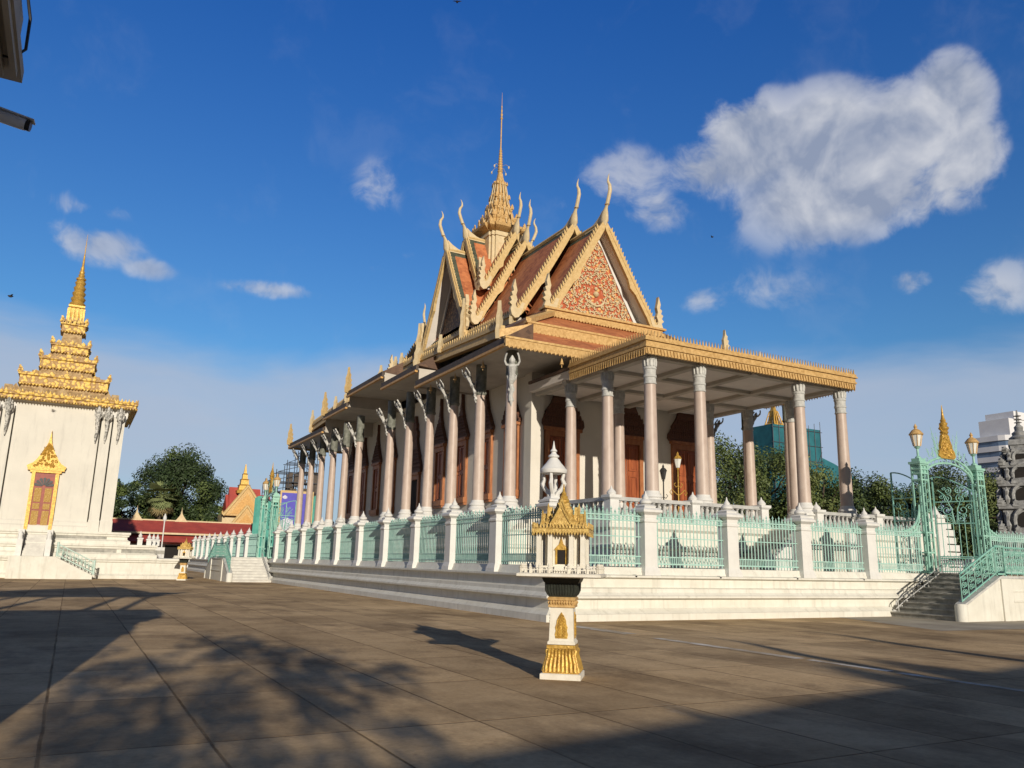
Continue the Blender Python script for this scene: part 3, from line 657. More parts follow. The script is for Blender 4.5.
# lower skirt roofs ----------------------------------------------------------
EX = 16.0
def mir(x): return 2*XM-x
tiers = [(30.4, 41.3, 11.15), (41.3, 47.2, 12.12), (47.2, 54.6, 12.9), (54.6, 60.5, 12.12), (60.5, 71.4, 11.15)]
sk = MB(); fa = MB(); so = MB(); lip = MB(); fi = MB()
for (y0, y1, z) in tiers:
    for sgn in (0, 1):
        X = (lambda x: x) if sgn == 0 else mir
        x0, x1 = X(EX), X(17.4)
        sk.add([(x0, y0, z+.42), (x0, y1, z+.42), (X(17.4), y1, z+1.25), (X(17.4), y0, z+1.25), (X(17.4), y0, z+.3), (X(17.4), y1, z+.3)], [(0, 1, 2, 3), (3, 2, 5, 4), (0, 3, 4), (1, 5, 2), (0, 4, 5, 1)])
        fa.box(min(x0, X(EX+.16)), max(x0, X(EX+.16)), y0, y1, z+.10, z+.44)
        lip.box(min(X(EX-.06), X(EX+.1)), max(X(EX-.06), X(EX+.1)), y0, y1, z, z+.12)
        so.box(min(X(EX+.1), X(WX0+.1)), max(X(EX+.1), X(WX0+.1)), y0+.02, y1-.02, z+.14, z+.24)
        for e in (0, 1):                                                     # flame finials on the end corners of each tier
            if z > 11.5 and e == 0 and y0 < YM: continue
            if e == 0 and y0 > YM: continue
            if y1 < YM and e == 1: continue
            yy = y0+.2 if e == 0 else y1-.15
            if y0 < 31: continue
            zz = z+.42
            flame(fi, x0, yy, zz-.1, 1.9, .5, (.8, .6, 0) if sgn == 0 else (-.8, .6, 0))
# front and rear strips
for (ya, sg) in ((30.4, 1), (71.4, -1)):
    z = 11.15
    sk.add([(EX, ya, z+.42), (mir(EX), ya, z+.42), (mir(18.5), ya+2.6*sg, z+1.72), (18.5, ya+2.6*sg, z+1.72), (18.5, ya+2.6*sg, z+.3), (mir(18.5), ya+2.6*sg, z+.3)], [(0, 1, 2, 3), (2, 3, 4, 5), (0, 3, 4), (1, 5, 2), (0, 4, 5, 1)], 1)
    so.box(EX+.1, mir(EX+.1), min(ya+.12*sg, ya+4.6*sg), max(ya+.12*sg, ya+4.6*sg), z+.145, z+.235)
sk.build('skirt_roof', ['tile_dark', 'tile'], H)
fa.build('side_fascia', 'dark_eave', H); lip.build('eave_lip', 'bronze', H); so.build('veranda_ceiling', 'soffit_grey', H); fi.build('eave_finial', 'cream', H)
fr = MB()
for (ya, sg) in ((30.4, 1), (71.4, -1)):
    fr.box(EX-.06, mir(EX-.06), ya-.08, ya+.08, 11.1, 11.48); fr.box(EX-.1, mir(EX-.1), ya-.12, ya+.1, 11.48, 11.58)
fr.teeth((EX, 30.3, 11.14), (mir(EX), 30.3, 11.14), .22, .12, up=(0, 0, -1), thick=.05)
fr.build('front_fascia', 'gold_pale', H)
b = MB()
for k in range(7):
    x = 17.6+k*.02; 
for (x, y, z) in ((19.0, 30.5, 11.05), (17.0, 33.2, 11.1), (17.0, 36.4, 11.1), (17.0, 39.6, 11.1)):
    b.lathe([(.01, z), (.03, z-.1), (.09, z-.32), (.10, z-.36), (.02, z-.38), (.02, z-.5)], 8, x-.75 if x < 18 else x, y)
b.build('wind_bell', 'gold_pale', H)

# upper gilded bands and upper skirts
def band(mb, p0, p1, h, out, crest=.3):
    p0 = Vector(p0); p1 = Vector(p1); o = Vector(out); hv = Vector((0, 0, h))
    for (za, zb, e) in ((0, .16, .08), (.16, .72, .0), (.72, 1.0, .10)):
        q0 = p0+hv*za; q1 = p1+hv*za; q2 = p1+hv*zb; q3 = p0+hv*zb; i = o*-.25; e_ = o*e
        mb.hexa([q0+i, q1+i, q1+e_, q0+e_, q3+i, q2+i, q2+e_, q3+e_])
    if crest: mb.teeth(p0+hv, p1+hv, .30, crest, thick=.06, lean=-.35, shape=1)
bd = MB(); uf = MB(); us = MB()
for sgn in (0, 1):
    X = (lambda x: x) if sgn == 0 else mir
    o = (-1, 0, 0) if sgn == 0 else (1, 0, 0)
    for ysg in (0, 1):
        Yf = (lambda y: y) if ysg == 0 else (lambda y: 2*YM-y)
        def seg(a, c, h, cr=.3):
            p, q = (X(a[0]), Yf(a[1]), a[2]), (X(c[0]), Yf(c[1]), c[2])
            band(bd, p, q, h, o, cr)
        seg((17.2, 33.3, 12.42), (17.2, 43.8, 12.98), .62)
        seg((21.7, 40.5, 15.75), (21.7, 47.0, 15.95), .62)
        DG = (.75 if sgn == 0 else -.75, .66, 0)
        flame(uf, X(17.15), Yf(33.35), 12.3, 2.0, .5, DG); flame(uf, X(17.1), Yf(43.7), 12.7, 1.9, .8, DG); flame(uf, X(17.1), Yf(40.5), 13.2, 1.1, .35, DG); flame(uf, X(18.4), Yf(47.3), 13.9, 1.7, .75, DG); flame(uf, X(18.4), Yf(50.3), 14.6, 1.0, .35, DG)
        flame(uf, X(21.6), Yf(40.4), 15.6, 1.5, .35, DG)
        # upper skirts
        us.add([(X(17.3), Yf(33.2), 12.75), (X(17.3), Yf(44.0), 13.3), (X(21.8), Yf(44.0), 16.0), (X(21.8), Yf(36.8), 15.6)], [(0, 1, 2, 3)])
        us.add([(X(17.3), Yf(44.0), 13.3), (X(18.6), Yf(44.0), 14.2), (X(18.6), Yf(50.9), 14.3), (X(17.3), Yf(50.9), 13.4)], [(0, 1, 2, 3)])
        us.add([(X(18.6), Yf(44.0), 14.1), (X(18.6), Yf(50.9), 14.4), (X(21.8), Yf(50.9), 16.4), (X(21.8), Yf(44.0), 16.0)], [(0, 1, 2, 3)])
        us.add([(X(17.3), Yf(33.2), 12.75), (X(18.5), Yf(33.0), 12.8), (X(21.8), Yf(36.8), 15.3), (X(21.8), Yf(36.8), 15.6)], [(0, 1, 2, 3)])
    band(bd, (X(18.5), 47.1, 14.1), (X(18.5), 54.7, 14.1), .62, o)
    band(bd, (X(21.5), 46.8, 16.25), (X(21.5), 55.0, 16.25), .62, o)
    DG = (.75 if sgn == 0 else -.75, .66, 0); flame(uf, X(21.4), 46.9, 16.2, 2.9, .75, DG); flame(uf, X(21.4), 54.9, 16.2, 3.2, .7, DG)
bd.build('gilded_band', 'cream', H); uf.build('flame_finial', 'cream_light', H)
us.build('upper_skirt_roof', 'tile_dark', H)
b = MB()
for (y0, sg) in ((33.0, 1), (2*YM-33.0, -1)):
    b.add([(18.5, y0, 13.3), (33.3, y0, 13.3), (30.0, y0+3.8*sg, 15.25), (21.8, y0+3.8*sg, 15.25)], [(0, 1, 2, 3)])
b.build('front_skirt_roof', 'tile', H)
b = MB()
b.box(18.5, 33.3, 32.85, 33.1, 12.8, 13.26); b.box(18.4, 33.4, 32.8, 33.12, 13.26, 13.36)
b.teeth((18.5, 32.84, 12.84), (33.3, 32.84, 12.84), .22, .12, up=(0, 0, -1), thick=.05)
b.hexa([(17.0, 33.2, 12.35), (18.6, 32.8, 12.9), (18.6, 33.1, 12.9), (17.0, 33.5, 12.35), (17.0, 33.2, 12.75), (18.6, 32.8, 13.2), (18.6, 33.1, 13.2), (17.0, 33.5, 12.75)])
b.hexa([(18.4, 32.9, 13.3), (21.9, 36.4, 15.2), (22.2, 36.4, 15.2), (18.7, 32.9, 13.3), (18.4, 32.9, 13.55), (21.9, 36.4, 15.45), (22.2, 36.4, 15.45), (18.7, 32.9, 13.55)])
b.build('front_band', 'gold_pale', H)
b = MB(); b.box(21.7, 30.1, 36.55, 37.2, 15.2, 15.42); b.box(21.8, 30.0, 36.62, 37.2, 15.42, 15.62); b.box(21.6, 30.2, 36.5, 37.2, 15.62, 15.74)
b.teeth((21.7, 36.52, 15.24), (30.1, 36.52, 15.24), .2, .12, up=(0, 0, -1), thick=.05); b.build('pediment_ledge', 'gold_pale', H)
# body under the roofs so nothing is hollow
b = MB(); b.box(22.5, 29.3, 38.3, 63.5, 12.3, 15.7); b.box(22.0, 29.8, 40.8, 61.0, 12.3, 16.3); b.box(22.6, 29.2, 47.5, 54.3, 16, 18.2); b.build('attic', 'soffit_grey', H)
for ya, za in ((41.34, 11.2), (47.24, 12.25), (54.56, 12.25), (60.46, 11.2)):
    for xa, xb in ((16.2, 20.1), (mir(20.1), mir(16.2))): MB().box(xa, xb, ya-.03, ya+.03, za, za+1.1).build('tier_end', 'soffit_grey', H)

# gables -----------------------------------------------------------------------
def gable(face, pos, ridge, w, zb, depth, tymp=None, chofa=True, tail=True, board=.27, over=.9, mainroof=True, tip=None):
    def W(s, d, z):
        if face == 'front': return Vector((XM+s, pos+d, z))
        if face == 'rear': return Vector((XM-s, 2*YM-pos-d, z))
        if face == 'left': return Vector((pos+d, YM-s, z))
        return Vector((2*XM-pos-d, YM+s, z))
    p = 1.10
    prof = lambda t: (w*t, ridge-(ridge-zb)*(1-(1-t)**p))
    ts = [0, .06, .13, .25, .37, .5, .62, .75, .87, .94, 1.0]
    rf = MB(); ds = [0, .18, .55, depth]
    for sg in (-1, 1):
        for i in range(len(ts)-1):
            (s0, z0), (s1, z1) = prof(ts[i]), prof(ts[i+1])
            for k in range(3):
                border = ts[i+1] <= .07 or k < 2 or ts[i] >= .94
                rf.add([W(sg*s0, ds[k], z0), W(sg*s1, ds[k], z1), W(sg*s1, ds[k+1], z1), W(sg*s0, ds[k+1], z0)], [(0, 1, 2, 3)], 1 if border else 0)
    rfo = rf.build('roof', ['tile', 'tile_green'], H, recalc=False)
    sf = MB()
    for sg in (-1, 1):
        for i in range(len(ts)-1):
            (s0, z0), (s1, z1) = prof(ts[i]), prof(ts[i+1])
            sf.add([W(sg*s0, 0, z0-.16), W(sg*s1, 0, z1-.16), W(sg*s1, over, z1-.16), W(sg*s0, over, z0-.16)], [(0, 1, 2, 3)])
    sf.build('soffit', 'soffit', H, recalc=False)
    # bargeboard with flame cresting and a scalloped inner edge
    bb = MB()
    nseg = 14; pts = []
    for i in range(nseg+1):
        t = i/nseg; s, z = prof(t); pts.append((s, z))
    for sg in (-1, 1):
        for i in range(nseg):
            (s0, z0), (s1, z1) = pts[i], pts[i+1]
            dx, dz = s1-s0, z1-z0; ln = math.hypot(dx, dz); nx, nz_ = -dz/ln, dx/ln
            def bl(t): return board*(.82 + (.55 if .50 < t < .62 else 0) + (.25 if t > .9 else 0))
            lo0, lo1 = bl(i/nseg), bl((i+1)/nseg)
            q = [(s0+nx*.16, z0+nz_*.16), (s1+nx*.16, z1+nz_*.16), (s1-nx*lo1, z1-nz_*lo1), (s0-nx*lo0, z0-nz_*lo0)]
            if i == 0: q[0] = (0, z0+.22); q[3] = (0, z0-board*1.3)
            bb.prism([W(sg*a, -.06, c) for a, c in q], W(0, .2, 0)-W(0, 0, 0))
            q2 = [(s0+nx*.20, z0+nz_*.20), (s1+nx*.20, z1+nz_*.20), (s1+nx*.02, z1+nz_*.02), (s0+nx*.02, z0+nz_*.02)]
            if i: bb.prism([W(sg*a, -.12, c) for a, c in q2], W(0, .14, 0)-W(0, 0, 0))
            
            if i:
                bb.teeth(W(sg*(s0+nx*.16), -.06, z0+nz_*.16), W(sg*(s1+nx*.16), -.06, z1+nz_*.16), .27, .25, up=W(sg*nx, 0, nz_)-W(0, 0, 0), thick=.10, lean=-.75, shape=1, width=.72)
    bb.build('bargeboard', 'cream', H)
    if tail:
        for sg in (-1, 1):
            s, z = pts[-1]; tl = MB()
            out = [(-.62, .62), (-.38, .05), (-.1, -.34), (.22, -.42), (.50, -.25), (.62, .1), (.5, .34), (.72, .5), (.52, .64), (.66, .86), (.45, .96), (.56, 1.18), (.36, 1.28), (.44, 1.55), (.26, 2.05), (.16, 1.62), (.06, 1.32), (.16, 1.02), (.04, .74), (.18, .45), (.08, .2), (-.12, .22), (-.34, .62)]
            tl.prism([W(sg*(s+a*.8), -.08, z+c) for a, c in out], W(0, .24, 0)-W(0, 0, 0)); tl.build('gable_tail', 'cream_light', H)
    if tymp:
        ty = MB(); k = .90; inner = []
        for i in range(9):
            s, z = prof(i/8*.94); inner.append((s*k, z-.50 if i else z-.80))
        poly = [W(-a, over, c) for a, c in reversed(inner[1:])] + [W(a, over, c) for a, c in inner]
        n_ = len(poly); ty.add(poly + [v + (W(0, .2, 0)-W(0, 0, 0)) for v in poly], [tuple(range(n_)), tuple(range(2*n_-1, n_-1, -1))] + [(i, (i+1) % n_, n_+(i+1) % n_, n_+i) for i in range(n_)])
        tyo = ty.build('tympanum', tymp, H)
        # white edge strip
        ed = MB()
        for sg in (-1, 1):
            for i in range(8):
                (a0, c0), (a1, c1_) = inner[i], inner[i+1]
                ed.prism([W(sg*a0, over-.05, c0), W(sg*a1, over-.05, c1_), W(sg*(a1+.16), over-.05, c1_+.1), W(sg*(a0+.16), over-.05, c0+.1)], W(0, .12, 0)-W(0, 0, 0))
                (s0, z0), (s1, z1) = prof(i/8*.94), prof((i+1)/8*.94)
                ed.add([W(sg*(a0+.1), over, c0), W(sg*(a1+.1), over, c1_), W(sg*s1, over, z1-.16), W(sg*s0, over, z0-.16)], [(0, 1, 2, 3)])
        ed.build('pediment_edge', 'plaster_clean', H)
        if tymp == 'tymp':                                        # carved gilt scrolls and a seated deity niche
            sc = MB(); rn = random.Random(3); placed = []; zt = inner[0][1]; zbm = inner[-1][1]
            def inside(a, c, mg):
                for i in range(8):
                    (a0, c0), (a1, c1_) = inner[i], inner[i+1]
                    if c1_ <= c <= c0: 
                        return abs(a)+mg < a0+(a1-a0)*(c0-c)/(c0-c1_)
                return False
            for _ in range(4200):
                a = rn.uniform(-w, w); c = rn.uniform(zbm+.14, zt); r0 = rn.choice((.09, .12, .16))
                if not inside(a, c, r0*.9) or math.hypot(a, (c-zbm-2.1)*.8) < .5: continue
                if any(math.hypot(a-x, c-y) < (r0+r1)*.74 for x, y, r1 in placed): continue
                placed.append((a, c, r0)); th = rn.uniform(0, 6.28); dr = rn.choice((-1, 1))
                sc.tube([W(a+r0*(1-q/9)*math.cos(th+dr*q*.75), over-.05, c+r0*(1-q/9)*math.sin(th+dr*q*.75)) for q in range(9)], [.046*(1-q/16) for q in range(9)], 5)
            for (a, c, r_) in ((0, zbm+2.0, .20), (0, zbm+2.35, .13), (0, zbm+2.62, .07)):
                ctr = W(a, over-.04, c); sc.lathe([(.01, ctr.z-r_), (r_*.8, ctr.z-r_*.5), (r_, ctr.z), (r_*.7, ctr.z+r_*.6), (.01, ctr.z+r_)], 10, ctr.x, ctr.y)
            sc.tube([W(-.55, over-.06, zbm+1.55), W(-.35, over-.06, zbm+1.35), W(0, over-.06, zbm+1.25), W(.35, over-.06, zbm+1.35), W(.55, over-.06, zbm+1.55)], .07, 6)
            sc.tube([W(-1.6, over-.06, zbm+.72), W(-.8, over-.06, zbm+.6), W(0, over-.06, zbm+.55), W(.8, over-.06, zbm+.6), W(1.6, over-.06, zbm+.72)], .045, 6)
            sc.build('carved_scrolls', 'cream_light', tyo)
    if chofa:
        ch = MB(); z = ridge
        ch.tube([W(0, .0, z-.35), W(0, -.04, z+.1), W(0, -.10, z+.45), W(0, -.22, z+.85), W(0, -.34, z+1.05)], [.10, .30, .26, .13, .10], 10, flat=.8)
        ch.tube([W(0, -.34, z+1.03), W(0, -.52, z+1.45), W(0, -.66, z+1.85), W(0, -.62, z+2.2), W(0, -.45, z+2.5), W(0, -.46, z+2.72), W(0, -.58, z+2.98)], [.12, .12, .12, .10, .075, .05, .012], 8)
        ch.lathe([(.11, z+1.0), (.17, z+1.04), (.11, z+1.1)], 8, W(0, -.34, 0).x, W(0, -.34, 0).y)
        # the fin that sweeps back along the ridge
        prof_f = [(-.15, -.1), (-.25, .5), (.0, .75), (.35, .48), (.8, .25), (1.3, .10), (1.9, .02), (1.9, -.12)]
        ch.prism([W(0, a, z+c) for a, c in prof_f], W(.22, 0, 0)-W(0, 0, 0))
        ch.build('roof_finial', 'cream_light', H)
    cap = MB(); cap.tube([W(0, .1, ridge+.05), W(0, depth, ridge+.05)], .16, 6, smooth=False); cap.build('ridge_cap', 'cream', H)
for f in ('front', 'rear'):
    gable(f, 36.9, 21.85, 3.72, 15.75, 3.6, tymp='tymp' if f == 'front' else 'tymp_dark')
    gable(f, 40.3, 23.0, 4.05, 16.4, 6.6)
    gable(f, 46.55, 24.15, 3.75, 17.65, 2.4)
    gable(f, 48.05, 25.35, 2.45, 20.85, 2.8, tail=True)
for f in ('left', 'right'):
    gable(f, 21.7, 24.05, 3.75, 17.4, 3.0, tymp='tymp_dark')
    gable(f, 23.22, 25.35, 2.45, 20.85, 2.6)

# tower and spire ----------------------------------------------------------------
b = MB()
for (hw, hd) in ((1.05, 1.05), (1.2, .82), (.82, 1.2)):
    b.box(XM-hw, XM+hw, YM-hd, YM+hd, 22.8, 26.1)
    b.box(XM-hw-.08, XM+hw+.08, YM-hd-.08, YM+hd+.08, 25.6+.01*hw, 25.8+.01*hw)
b.build('tower_neck', 'cream_light', H)
sp = MB(); cr = MB()
def plus(mb, prof, k=.8):
    mb.sq(prof, XM, YM)
    for (sx, sy) in ((1.14, .76), (.76, 1.14)):
        vs_ = []
    pr = [(r*1.14, z+.004) for r, z in prof]
    for (ax, ay) in ((1.14, .74), (.74, 1.14)):
        v_ = []
        for r, z in prof: v_ += [(XM-r*ax, YM-r*ay, z+.003*ax), (XM+r*ax, YM-r*ay, z+.003*ax), (XM+r*ax, YM+r*ay, z+.003*ax), (XM-r*ax, YM+r*ay, z+.003*ax)]
        n_ = len(prof); mb.add(v_, [(j*4+i, j*4+(i+1) % 4, (j+1)*4+(i+1) % 4, (j+1)*4+i) for j in range(n_-1) for i in range(4)] + [(3, 2, 1, 0), tuple((n_-1)*4+i for i in range(4))])
plus(sp, [(1.15, 26.0), (1.5, 26.25), (1.55, 26.42), (1.45, 26.5), (1.1, 26.62), (.95, 27.05), (1.03, 27.15), (1.05, 27.3), (.78, 27.42), (.68, 27.95), (.76, 28.05), (.77, 28.2), (.56, 28.3), (.48, 28.85), (.56, 28.95), (.56, 29.08), (.42, 29.18), (.37, 30.15), (.43, 30.22), (.42, 30.3), (.28, 30.5), (.19, 30.95), (.15, 31.3)])
sp.lathe([(.22, 30.9), (.17, 31.4)] + [q for k in range(9) for q in ((.21-.012*k, 31.45+k*.22), (.225-.012*k, 31.53+k*.22), (.14-.009*k, 31.58+k*.22))] + [(.075, 33.45), (.055, 33.6), (.05, 36.0), (.10, 36.05), (.12, 36.12), (.05, 36.2), (.09, 36.4), (.10, 36.46), (.045, 36.55), (.07, 36.8), (.035, 36.9), (.05, 37.15), (.025, 37.25), (.008, 38.4)], 12, XM, YM)
for (hw, z, h) in ((1.5, 26.4, .5), (1.03, 27.26, .5), (.76, 28.16, .45), (.56, 29.03, .4), (.42, 30.22, .28)):
    for sx in (-1, 1):
        for k in (-.95, -.48, 0, .48, .95):
            flame(cr, XM+sx*hw*(1.12 if abs(k) < .7 else 1), YM+k*hw, z, h*(1.25 if k == 0 else 1), h*.5, (0, 1, 0), .1)
            flame(cr, XM+k*hw, YM+sx*hw*(1.12 if abs(k) < .7 else 1), z, h*(1.25 if k == 0 else 1), h*.5, (1, 0, 0), .1)
sp.v, sp.f, sp.m, sp.s = sp.v+cr.v, sp.f+[tuple(i+len(sp.v) for i in f) for f in cr.f], sp.m+cr.m, sp.s+cr.s
sp.build('spire', 'gold_pale', H)
b = MB()
for k in range(16):
    a = k*math.pi/8
    r0, r1 = 1.35, .5
    b.tube([(XM+r0*math.cos(a), YM+r0*math.sin(a), 26.6), (XM+.9*math.cos(a), YM+.9*math.sin(a), 28.0), (XM+r1*math.cos(a), YM+r1*math.sin(a), 30.3)], .04, 5)
for k in range(4):
    a = k*math.pi/2+.5; b.tube([(XM, YM, 31.9), (XM+.5*math.cos(a), YM+.5*math.sin(a), 31.95), (XM+.8*math.cos(a), YM+.8*math.sin(a), 31.7)], .018, 4); b.lathe([(.05, 31.72), (.07, 31.6), (.02, 31.5)], 6, XM+.8*math.cos(a), YM+.8*math.sin(a))
b.build('spire_rib', 'cream_light', H)

# terrace balustrades --------------------------------------------------------------
def baluster_run(label, pts, piers, y):
    Bt = thing('balustrade', ((pts[0]+pts[1])/2, y, FZ), label, 'balustrade')
    x0, x1 = pts
    MB().box(x0, x1, y-.14, y+.14, FZ+.70, FZ+.84).build('handrail', 'plaster_grey', Bt)
    MB().box(x0, x1, y-.12, y+.12, FZ+.0, FZ+.12).build('base_rail', 'plaster_clean', Bt)
    n = int((x1-x0)/.27); proto = None
    for i in range(n):
        x = x0+(i+.5)*(x1-x0)/n
        if any(abs(x-p) < .3 for p in piers): continue
        if proto is None: proto = MB().lathe([(.08, FZ+.12), (.085, FZ+.17), (.05, FZ+.2), (.10, FZ+.32), (.095, FZ+.4), (.05, FZ+.56), (.045, FZ+.62), (.085, FZ+.66), (.085, FZ+.70)], 10, x, y).build('baluster', 'plaster_grey', Bt, (x, y, 0))
        else: copy_part(proto, Bt, (x, y, 0))
    pr = None
    for p in piers:
        if pr is None:
            b_ = MB(); b_.sq([(.24, FZ-.02), (.24, FZ+.1), (.2, FZ+.14), (.2, FZ+.72), (.28, FZ+.80), (.28, FZ+.9)], p, y); b_.lathe([(.16, FZ+.9), (.19, FZ+.98), (.12, FZ+1.08), (.05, FZ+1.14), (.01, FZ+1.25)], 10, p, y)
            pr = b_.build('pier', 'plaster_clean', Bt, (p, y, 0))
        else: copy_part(pr, Bt, (p, y, 0))
    return Bt
baluster_run('white balustrade in front of the portico, left of the inner steps', (17.65, 25.55), [17.72, 21.7, 25.45], 24.82)
baluster_run('white balustrade on the terrace to the right of the inner steps', (28.8, 36.85), [28.95, 32.9, 36.7], 24.97)
Bt = thing('balustrade', (17.72, 27.5, FZ), 'short shaded white balustrade on the left end of the portico terrace', 'balustrade')
MB().box(17.6, 17.86, 25.02, 30.3, FZ+.70, FZ+.84).build('handrail', 'plaster_grey', Bt); MB().box(17.62, 17.84, 25.02, 30.3, FZ, FZ+.12).build('base_rail', 'plaster_clean', Bt)
proto = None
for i in range(15):
    y = 25.2+i*.345
    if proto is None: proto = MB().lathe([(.08, FZ+.12), (.05, FZ+.2), (.10, FZ+.32), (.095, FZ+.4), (.05, FZ+.56), (.085, FZ+.66), (.085, FZ+.70)], 10, 17.73, y).build('baluster', 'plaster_grey', Bt, (17.73, y, 0))
    else: copy_part(proto, Bt, (17.73, y, 0))

# gilded portico lamp, plus two black shapes modelling lamp shadows on the wall
def lamp(x, y, z, label, body, glass):
    A = thing('lamp_or_lamp_shadow', (x, y, z), label, 'lamp', 'gilded lamp and lamp shadow shapes under the portico')
    b = MB(); b.lathe([(.22, z), (.22, z+.08), (.08, z+.2), (.04, z+.4), (.035, z+2.3), (.07, z+2.35), (.04, z+2.42)], 10, x, y); b.build('pole', body, A)
    b = MB()
    for sg in (-1, 1):
        b.tube([(x, y, z+1.0), (x+sg*.2, y, z+1.12), (x+sg*.42, y, z+1.3), (x+sg*.56, y, z+1.15), (x+sg*.46, y, z+1.02), (x+sg*.38, y, z+1.14)], .025, 5)
        b.tube([(x, y, z+1.5), (x+sg*.16, y, z+1.42), (x+sg*.28, y, z+1.56), (x+sg*.18, y, z+1.64)], .02, 5)
    b.build('scroll_bracket', body, A)
    b = MB(); b.lathe([(.10, z+2.42), (.19, z+2.85), (.19, z+2.88)], 6, x, y); b.build('glass', glass, A)
    b = MB(); b.lathe([(.23, z+2.87), (.15, z+3.0), (.05, z+3.08), (.07, z+3.12), (.01, z+3.25)], 6, x, y); b.build('lamp_cap', body, A)
lamp(24.1, 33.9, FZ+.35, 'solid black lamp shape standing in for a shadow by the wall left of the middle portico door', 'iron', 'iron')
lamp(27.62, 33.9, FZ+.45, 'solid black lamp shape standing in for a shadow by the wall between the middle and right portico doors', 'iron', 'iron')
lamp(26.95, 31.9, FZ+.85, 'gilded scrolled lamp standing in front of the right portico door', 'gold', 'glass_pale')

# ------------------------------------------------------------------ iron gates
def spiral(mb, c, u, v, r, turns=1.4, rad=.018, dirn=1, ph=0.0, n=16):
    c, u, v = Vector(c), Vector(u), Vector(v)
    mb.tube([c+(u*math.cos(ph+dirn*turns*2*math.pi*q/n)+v*math.sin(ph+dirn*turns*2*math.pi*q/n))*r*(1-.85*q/n) for q in range(n+1)], rad, 4, smooth=False)
UX, UZ = Vector((1, 0, 0)), Vector((0, 0, 1))
def make_gate(ox, oy, label):
    A = thing('iron_gate', (ox, oy, 1.6), label, 'gate', 'arched teal iron gates')
    for sg in (-1, 1):
        px = ox+sg*1.92; b = MB()
        for dx in (-.21, .21):
            for dy in (-.2, .2): b.cbox(px+dx, oy+dy, .07, .07, 1.6, 6.0)
        for z in (1.62, 2.4, 3.2, 5.35, 5.62, 5.8, 5.98): b.cbox(px, oy, .52, .46, z, z+.06)
        b.cbox(px, oy-.2, .035, .035, 1.6, 6.0)
        b.cbox(px, oy, .42, .36, 5.68, 5.96); b.cbox(px, oy, .62, .54, 6.04, 6.14); b.cbox(px, oy, .42, .36, 6.14, 6.28)
        for k in range(9):
            z = 1.95+k*.4
            spiral(b, (px-.10, oy-.21, z), UX, UZ, .09, 1.2, .014, 1); spiral(b, (px+.10, oy-.21, z+.2), -UX, UZ, .09, 1.2, .014, -1)
        po = b.build('gate_post', 'teal_pale', A)
        b = MB()                                              # curved buttress running down to the fence
        cv = [(px+sg*(.22+1.15*(1-math.cos(t*math.pi/2))), oy, 4.35-1.1*math.sin(t*math.pi/2)) for t in [i/8 for i in range(9)]]
        b.tube(cv, .045, 6); b.tube([(x, y, z-.22) for x, y, z in cv], .03, 5)
        for q in cv[1:]: b.tube([(q[0], q[1], q[2]-.2), (px+sg*.2, oy, q[2]-.05)], .016, 4)
        for k in range(4): spiral(b, (px+sg*(.38+.18*k), oy, 3.5-.06*k), UX, UZ, .13, 1.3, .016, sg)
        b.build('curved_brace', 'teal_pale', po)
        b = MB(); b.lathe([(.12, 6.28), (.12, 6.34), (.05, 6.4), (.045, 6.68), (.09, 6.72), (.13, 6.76), (.06, 6.8)], 10, px, oy); lo = b.build('lamp', 'teal_pale', A)
        b = MB(); b.lathe([(.14, 6.8), (.235, 7.26), (.235, 7.28)], 8, px, oy, smooth=False); b.build('glass', 'glass_pale', lo)
        b = MB(); b.lathe([(.27, 7.27), (.29, 7.31), (.24, 7.38), (.16, 7.48), (.06, 7.54), (.05, 7.58), (.08, 7.62), (.01, 7.76)], 12, px, oy)
        for k in range(8):
            a = k*math.pi/4; b.tube([(px+.145*math.cos(a), oy+.145*math.sin(a), 6.8), (px+.24*math.cos(a), oy+.24*math.sin(a), 7.27)], .015, 4)
        b.build('lamp_cap', 'gold_pale', lo)
    b = MB(); n = 18
    def arc(s, zc, rise, k): return (ox+s*math.sin(k), oy, zc+rise*math.cos(k))
    ks = [(-1+2*i/n)*math.pi/2*.98 for i in range(n+1)]
    for (s, zc, rise, rad) in ((1.66, 5.45, .78, .05), (1.78, 5.62, .84, .03), (1.74, 5.50, .96, .05)):
        b.tube([arc(s, zc, rise, k) for k in ks], rad, 6)
    for k in ks[1:-1]: b.tube([arc(1.66, 5.45, .78, k), arc(1.74, 5.50, .96, k)], .018, 4)
    for sg in (-1, 1):
        spiral(b, (ox+sg*1.35, oy, 6.28), UX, UZ, .16, 1.3, .018, sg); spiral(b, (ox+sg*.95, oy, 6.55), UX, UZ, .12, 1.3, .016, sg)
        for (x0, h, ln) in ((1.45, .35, .15), (1.1, .42, .05), (.75, .5, .2), (.7, 1.0, .35), (.6, 1.3, .45), (.55, 1.1, .15)):
            b.tube([(ox+sg*x0*.8, oy, 6.42), (ox+sg*(x0*.8+ln*.6), oy, 6.42+h*.6), (ox+sg*(x0*.8+ln), oy, 6.42+h)], [.022, .018, .008], 4)
            for q in (.5, .75): b.tube([(ox+sg*(x0*.8+ln*q-.09), oy, 6.42+h*q+.07), (ox+sg*(x0*.8+ln*q), oy, 6.42+h*q), (ox+sg*(x0*.8+ln*q+.09), oy, 6.42+h*q+.07)], .010, 4)
    b.build('arch', 'teal_pale', A)
    b = MB()                                                  # gilded crest
    out = [(-.44, 0), (.44, 0), (.58, .12), (.52, .32), (.40, .45), (.38, .62), (.28, .80), (.24, 1.0), (.12, 1.12), (-.12, 1.12), (-.24, 1.0), (-.28, .80), (-.38, .62), (-.40, .45), (-.52, .32), (-.58, .12)]
    b.prism([(ox+a, oy, 6.42+c) for a, c in out], (0, .12, 0))
